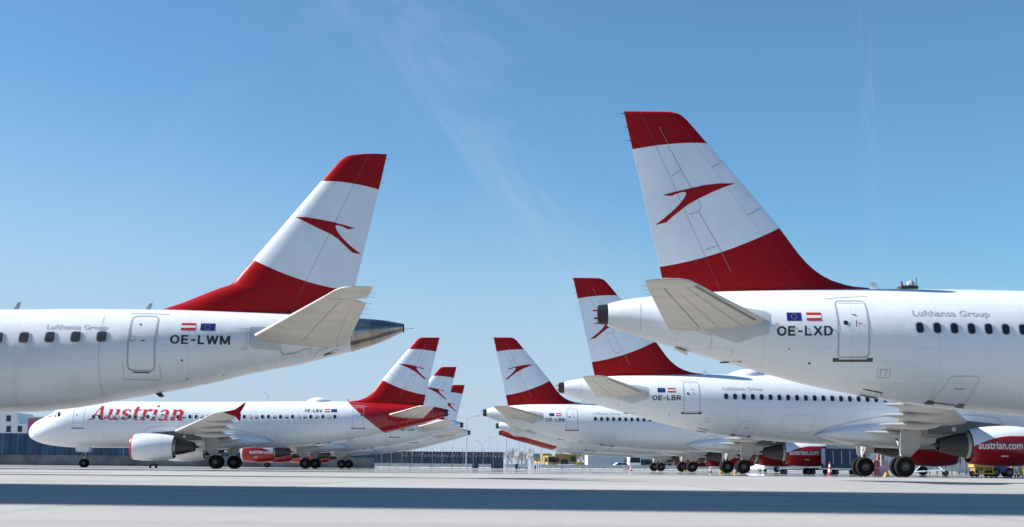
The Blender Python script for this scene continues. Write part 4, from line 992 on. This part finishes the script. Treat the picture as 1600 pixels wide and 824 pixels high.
# bare trees
def bare_tree(px, Y, h, sd, label, spread=.55, tone='twig'):
    rnd = random.Random(sd); x = at(px, Y)
    root = thing('bare_tree', label, 'tree', (x, Y, 0), group='bare winter trees')
    tr = G(); cr = G()
    def grow(p, d, l, r, k):
        q = p + d * l; (tr if k < 2 else cr).tube(p, q, r, r * .68, n=5 if k < 2 else 3)
        if k >= 5 or r < .008: return
        for i in range(3 if k else 4):
            a = rnd.uniform(0, 6.28); s = spread * rnd.uniform(.5, 1.25)
            nd = (d + Vector((math.cos(a) * s, math.sin(a) * s, rnd.uniform(-.05, .25)))).normalized()
            grow(p + d * l * rnd.uniform(.55, 1), nd, l * rnd.uniform(.62, .85), r * .6, k + 1)
    grow(Vector((0, 0, 0)), Vector((rnd.uniform(-.1, .1), 0, 1)).normalized(), h * .27, h * .020, 0)
    tr.obj('trunk', ['bark'], root); cr.obj('crown', [tone], root, smooth=False)
M['bark'] = plain('bark', (.13, .10, .085), .9, 0, .3, 4); M['twig'] = plain('twig', (.16, .135, .125), .9, 0, .3, 2); M['twig_pale'] = plain('pale_twig', (.34, .29, .24), .9, 0, .3, 2)
for i, (px, Y, h) in enumerate(((793, 330, 5.2), (800, 350, 6.6), (809, 345, 5.6), (816, 355, 5.2), (824, 350, 7.0), (831, 360, 6.0), (840, 372, 5.4))):
    bare_tree(px, Y, h, 10 + i, 'bare leafless tree in the clump between the mesh fence and the yellow truck')
for i, (px, Y, h) in enumerate(((878, 380, 9.0), (900, 384, 8.0), (908, 382, 6.8), (915, 390, 7.4))):
    bare_tree(px, Y, h, 30 + i, 'bare leafless tree rising behind the yellow truck')
for i in range(9):
    bare_tree(1452 + i * 11.5, 190 + (i * 37 % 23), 5.6 + (i % 3) * .7, 50 + i, 'pale leafless shrub tree in the thicket behind the red engines at the right', .6, 'twig_pale')

# far hall
hx0, hx1 = at(918.5, 345), at(1640, 345)
hall = G().box(((hx0 + hx1) / 2, 352, 3.3), (hx1 - hx0, 14, 6.6)).obj('hall', [plain('pale_blue_cladding', (.40, .46, .53), .6, .1, .08, .2)], smooth=False)
tag(hall, 'long pale blue grey hall in the background behind the right row', 'hall')
for px in (957, 1060, 1160): G().box((at(px, 345), 344.97, 3.3), (.16, .06, 6.5)).obj('wall_seam', ['outline_dk'], hall, smooth=False)
for px in (1075, 1100, 1335): G().box((at(px, 345), 344.96, 1.9), (5, .08, 3.8)).obj('hall_door', [plain('hall_door_grey', (.16, .17, .18), .5)], hall, smooth=False)

# vehicles
def vehicle(name, label, cat, px, Y, kind, col, rz=0, group=None):
    root = thing(name, label, cat, (at(px, Y), Y, 0), rz, group)
    m = plain(name + '_paint', col, .3, 0, .06, 1, .3)
    def shell(poly, y, tuck=.12, zt=1.0):
        g = G(); ring = lambda o, k: [(x * k, o, z) for x, z in poly]
        top = max(z for _, z in poly)
        def row(o, t): return [(x, o * (1 - t * max(0, (z - zt) / (top - zt))) , z) for x, z in poly]
        return g.loft([row(-y, tuck), row(-y * .97, tuck)][:1] + [row(y, tuck)])
    if kind == 'car':
        body = [(-2.1, .35), (2.1, .35), (2.12, .75), (1.9, .88), (1.0, .98), (.45, 1.46), (-1.2, 1.48), (-1.95, .98), (-2.1, .8)]; L_, y = 1.35, .86
        win = [[(.85, 1.0), (.38, 1.40), (-.3, 1.42), (-.3, 1.0)], [(-.4, 1.0), (-.4, 1.42), (-1.15, 1.42), (-1.6, 1.0)]]; r = .32
    elif kind == 'van':
        body = [(-2.6, .4), (2.5, .4), (2.55, .95), (2.25, 1.2), (1.5, 2.05), (1.1, 2.2), (-2.55, 2.25), (-2.62, 1.2)]; L_, y = 1.65, .98
        win = [[(2.1, 1.25), (1.48, 1.95), (.8, 1.95), (.8, 1.25)], [(.65, 1.25), (.65, 1.95), (-.6, 1.95), (-.6, 1.25)], [(-.75, 1.25), (-.75, 1.95), (-2.3, 1.95), (-2.3, 1.25)]]; r = .35
    else:
        body = [(-1.0, .5), (1.1, .5), (1.15, 1.3), (.98, 2.75), (.7, 2.85), (-1.0, 2.85)]; L_, y = 2.6, 1.12
        win = [[(.95, 1.5), (.85, 2.5), (-.1, 2.5), (-.1, 1.5)]]; r = .45
    shell(body, y).obj('body', [m], root, smooth=False)
    top = max(z for _, z in body)
    for w in win:
        for s in (-1, 1):
            v = [(x, s * (y * (1 - .12 * max(0, (z - 1.0) / (top - 1.0))) + .006), z) for x, z in w]
            G().add(v, [tuple(range(len(w)))]).obj('window', ['glass'], root, smooth=False)
    fx = {'car': ((1.0, .98), (.45, 1.46)), 'van': ((2.25, 1.2), (1.5, 2.05)), 'truck': ((1.14, 1.45), (.99, 2.6))}[kind]
    (xa, za), (xb, zb) = fx; ya = y * .9; yb = y * (.9 - .08)
    G().add([(xa + .012, -ya, za + .03), (xa + .012, ya, za + .03), (xb + .014, yb, zb - .05), (xb + .014, -yb, zb - .05)], [(0, 1, 2, 3)]).obj('windscreen', ['glass'], root, smooth=False)
    for s in (-1, 1):
        G().box((body[2][0] - .02, s * y * .72, .72 if kind != 'truck' else .95), (.08, .3, .16)).obj('headlight', ['white'], root, smooth=False)
    wm = once(('vw', r), lambda: wheel_mesh(r, .24, r * .6))
    xs = (-L_, L_) if kind != 'truck' else (.3, -2.4, -4.6)
    for x in xs:
        for s in (-1, 1): link_mesh('wheel', wm, root, (x, s * (y - .1), r))
    return root, m
W8 = (.78, .79, .80)
vehicle('parked_car', 'white car behind the barriers left of the white truck', 'car', 973.5, 285, 'car', W8, R(8))
vehicle('parked_van', 'dark grey van just left of the white truck', 'van', 983, 293, 'van', (.08, .09, .11), R(80))
t, m_ = vehicle('truck', 'white truck with its windscreen facing the camera behind the barriers', 'truck', 992, 284, 'truck', W8, R(-90))
G().box((-3.3, 0, 1.75), (4.4, 2.2, 2.1)).obj('cargo_box', [m_], t, smooth=False)
vehicle('parked_van', 'dark green van to the right of the white truck', 'van', 1009, 288, 'van', (.05, .10, .10), R(12))
vehicle('parked_car', 'white car just right of the rearmost main wheels', 'car', 1044, 286, 'car', W8, R(4))
vehicle('parked_van', 'grey van half hidden behind the second set of wheels', 'van', 1034, 296, 'van', (.10, .11, .13), R(4))
vehicle('parked_van', 'white van between the middle wheels and the red engine', 'van', 1178, 240, 'van', W8, R(-40))
# yellow truck with a cabin body
t, m_ = vehicle('utility_truck', 'yellow utility truck with tall equipment body in the far background', 'truck', 859, 300, 'truck', (.42, .28, .07), R(-62))
b = G().box((-2.9, 0, 2.3), (3.4, 2.3, 2.0)).obj('equipment_body', [m_], t, smooth=False)
for i in range(2): G().box((-2.2 - 1.3 * i, -1.18, 2.2), (.9, .05, 1.3)).obj('locker_door', ['hyd'], b, smooth=False)
c_ = thing('yellow_cabin', 'yellow site cabin with dark openings right of the yellow truck', 'cabin', (at(884, 300), 300, 0))
G().box((0, 0, 2.15), (4.6, 2.4, 2.1)).obj('cabin_shell', [plain('cabin_yellow', (.30, .21, .07), .6, 0, .4, .7)], c_, smooth=False)
for x, w, z in ((-1.9, .7, 1.95), (-.3, 1.5, 1.6), (1.5, 1.1, 2.2)): G().box((x, -1.22, z), (w, .05, 1.0)).obj('opening', ['hyd'], c_, smooth=False)
G().box((0, 0, .35), (4.8, 1.6, .5)).obj('skid_frame', ['hyd'], c_, smooth=False)
s_ = thing('sign_board', 'small teal and orange board on posts left of the yellow truck', 'sign', (at(838.5, 290), 290, 0))
G().box((0, 0, 2.75), (1.35, .12, .85)).obj('upper_panel', [plain('teal_panel', (.10, .30, .32), .6)], s_, smooth=False)
G().box((0, 0, 2.02), (1.15, .12, .55)).obj('lower_panel', [plain('orange_panel', (.55, .25, .05), .6)], s_, smooth=False)
for x in (-.5, .5): G().tube((x, .08, 0), (x, .08, 2.9), .05, n=6).obj('post', ['steel'], s_)
p_ = thing('pallet_heater', 'low yellow ground unit on wheels right of the yellow cabin', 'ground unit', (at(907, 282), 282, 0))
G().box((0, 0, 1.0), (1.9, 1.1, .9), 0, 0, .8).obj('housing', ['yellow'], p_, smooth=False)
for x in (-.6, .6): link_mesh('wheel', once(('vw', .3), lambda: wheel_mesh(.3, .2, .18)), p_, (x, -.5, .3))
d_ = thing('generator', 'silver cylinder shaped unit on the ground beside the last barrier', 'generator', (at(817, 262), 262, 0))
G().lathe([(-.85, .02), (-.85, .42), (.85, .42), (.85, .02)], 'X', (0, 0, .62), 20).obj('tank', [plain('dull_silver', (.55, .57, .6), .35, .5)], d_)
G().box((-1.15, 0, .55), (.5, .7, .9)).obj('motor_box', ['hyd'], d_, smooth=False)
for x in (-.6, .6): G().box((x, 0, .12), (.12, .8, .24)).obj('skid', ['hyd'], d_, smooth=False)

# traffic cones and small apron things
def cone(px, Y, h, label):
    root = thing('traffic_cone', label, 'traffic cone', (at(px, Y), Y, 0), 0, 'red and white traffic cones')
    G().box((0, 0, .03), (h * .52, h * .52, .06), 0, 0, .92).obj('base', ['hyd'], root, smooth=False)
    r = h * .19; prof = []
    for i in range(6): t = i / 5; prof.append((.06 + (h - .06) * t, r * (1 - t) + .03 * t + 0, 1 if i in (1, 3) else 0))
    G().lathe(prof, 'Z', (0, 0, 0), 18, cap=True).obj('cone_body', ['cone_red', 'white'], root)
M['cone_red'] = plain('cone_red', (.55, .045, .03), .5)
cone(1296.5, 104, .95, 'tall red and white cone between the red engine and the big black wheels')
cone(1110, 150, .72, 'red cone under the engine behind the middle wheels')
cone(986, 232, .85, 'small red and white cone in front of the white truck')
cone(977, 240, .55, 'tiny red cone left of the white truck')

def chock(x, y, label):
    g = G(); g.prism([(-.16, 0), (.16, 0), (.05, .24), (-.05, .24)], -.2, .2)
    o = g.obj('wheel_chock', ['yellow'], None, (x, y, 0), False); tag(o, label, 'wheel chock', 'yellow wheel chocks')
chock(at(1385, 81.4), 81.4, 'yellow chock before the big front wheels at the right'); chock(at(1127, 121.4), 121.4, 'yellow chock at the left wheel of the third right airliner')
chock(at(1149.5, 121.2), 121.2, 'yellow chock between the two wheels of the third right airliner'); chock(at(1070.5, 161.5), 161.5, 'yellow chock at the wheels right of the parked white car')

def dolly(px, Y, loaded, label):
    root = thing('baggage_dolly', label, 'baggage dolly', (at(px, Y), Y, 0), 0, 'container dollies')
    f = G().box((0, 0, .42), (2.9, 1.6, .12)); 
    f.obj('deck', ['hyd'], root, smooth=False)
    G().box((0, -.83, .46), (3.0, .05, .10)).obj('side_rail', ['white'], root, smooth=False)
    for x in (-1.1, 1.1):
        for s in (-1, 1): link_mesh('wheel', once(('vw', .2), lambda: wheel_mesh(.2, .14, .12)), root, (x, s * .6, .2))
    if loaded:
        k = thing('cargo_container', label.replace('dolly', 'container') + ', resting on its dolly', 'container', (at(px, Y), Y, .5), 0, 'dark blue containers')
        G().prism([(-1.35, 0), (1.35, 0), (1.35, 1.62), (-1.35, 1.62)], -.75, .75).obj('shell', ['cont_blue'], k, smooth=False)
        for x in (-.7, 0, .7): G().box((x, -.765, .9), (.07, .03, 1.1)).obj('rib', ['steel'], k, smooth=False)
M['cont_blue'] = plain('container_blue', (.025, .05, .10), .5, .1, .3, 1)
dolly(1246, 112, False, 'empty low dolly under the red engine of the third right airliner')
dolly(1282, 112, False, 'empty low dolly behind the tall cone'); dolly(1312, 118, True, 'dark blue dolly left of the big black wheels')
for i, (px, z) in enumerate(((1369, 0), (1382, 0), (1369, .62), (1382, .62), (1376, 1.24))):
    g = G().prism([(-.30, 0), (.30, 0), (.22, .58), (-.22, .58)], -.2, .2, i % 2)
    tag(g.obj('plastic_barrier', [plain('faded_red_plastic', (.38, .10, .11), .5), plain('faded_pink_plastic', (.5, .3, .31), .5)], None, (at(px, 120), 120, z), False),
        'faded red plastic barrier block in the heap between the big black wheels', 'barrier', 'red plastic barrier blocks')
tb = thing('tow_bar', 'white tow bar lying by the small nose wheels under the dark red engine', 'tow bar', (at(1460, 119), 119, 0))
G().tube((-2.0, 0, .25), (.9, 0, .45), .06, n=8).obj('bar', ['white'], tb); G().tube((-1.9, -.4, .2), (-1.2, 0, .75), .04, n=6).obj('brace', ['white'], tb); G().tube((.9, -.3, .2), (.3, 0, .8), .04, n=6).obj('brace', ['white'], tb)
for s in (-1, 1): link_mesh('wheel', once(('vw', .2), lambda: wheel_mesh(.2, .14, .12)), tb, (.9, s * .3, .2))
yd = thing('cargo_trolley', 'yellow flat cargo trolley with railing under the red engine at the right', 'trolley', (at(1533, 100), 100, 0))
G().box((0, 0, .75), (1.4, 1.2, .18)).obj('deck', ['yellow'], yd, smooth=False)
for x in (-.62, 0, .62): G().box((x, -.58, .45), (.06, .06, .6)).obj('post', ['yellow'], yd, smooth=False)
G().box((0, -.60, .22), (1.4, .05, .08)).obj('rail', ['yellow'], yd, smooth=False)
G().box((0, 0, .52), (1.25, .9, .26)).obj('load', [plain('brown_load', (.20, .15, .05), .7)], yd, smooth=False)
for x in (-.5, .5):
    for s in (-1, 1): link_mesh('wheel', once(('vw', .2), lambda: wheel_mesh(.2, .14, .12)), yd, (x, s * .5, .2))
tg = thing('baggage_tractor', 'small dark blue tractor between the yellow trolley and the yellow jacks', 'tractor', (at(1562, 100), 100, 0))
G().prism([(-.65, .3), (.75, .3), (.75, .62), (.2, .72), (.1, .95), (-.2, .95), (-.65, .7)], -.5, .5).obj('body', [plain('tractor_blue', (.03, .04, .10), .4)], tg, smooth=False)
G().box((-.1, 0, .98), (.5, .7, .1)).obj('seat', ['hyd'], tg, smooth=False)
for x in (-.45, .5):
    for s in (-1, 1): link_mesh('wheel', once(('vw', .3), lambda: wheel_mesh(.3, .2, .18)), tg, (x, s * .45, .3))
for i, px in enumerate((1581, 1595)):
    j = thing('aircraft_jack', ('yellow tripod jack next to the blue tractor', 'yellow tripod jack at the right edge of the picture')[i], 'jack', (at(px, 100), 100, 0), i, 'yellow jacks')
    G().tube((0, 0, .1), (0, 0, 1.05), .12, .1, n=10).obj('cylinder', ['yellow'], j); G().tube((0, 0, 1.05), (0, 0, 1.2), .05, n=8).obj('ram', ['steel'], j)
    for a in range(3):
        q = (math.cos(a * 2.094) * .42, math.sin(a * 2.094) * .42)
        G().tube((q[0], q[1], .12), (0, 0, .8), .035, n=6).obj('leg', ['yellow'], j); link_mesh('wheel', once(('vw', .1), lambda: wheel_mesh(.1, .08, .06)), j, (q[0], q[1], .1))
st = thing('wheeled_stand', 'small black stand on two wheels under the white engine of the left airliner', 'stand', (at(239.5, 122), 122, 0))
G().tube((0, 0, .3), (0, 0, .72), .07, n=8).obj('post', ['hyd'], st); G().box((0, 0, .30), (.5, .4, .16)).obj('frame', ['hyd'], st, smooth=False)
for s in (-1, 1): link_mesh('wheel', once(('vw', .2), lambda: wheel_mesh(.2, .14, .12)), st, (s * .25, 0, .2)); 
for o in st.children:
    if o.name.startswith('wheel'): o.rotation_euler.z = math.pi / 2
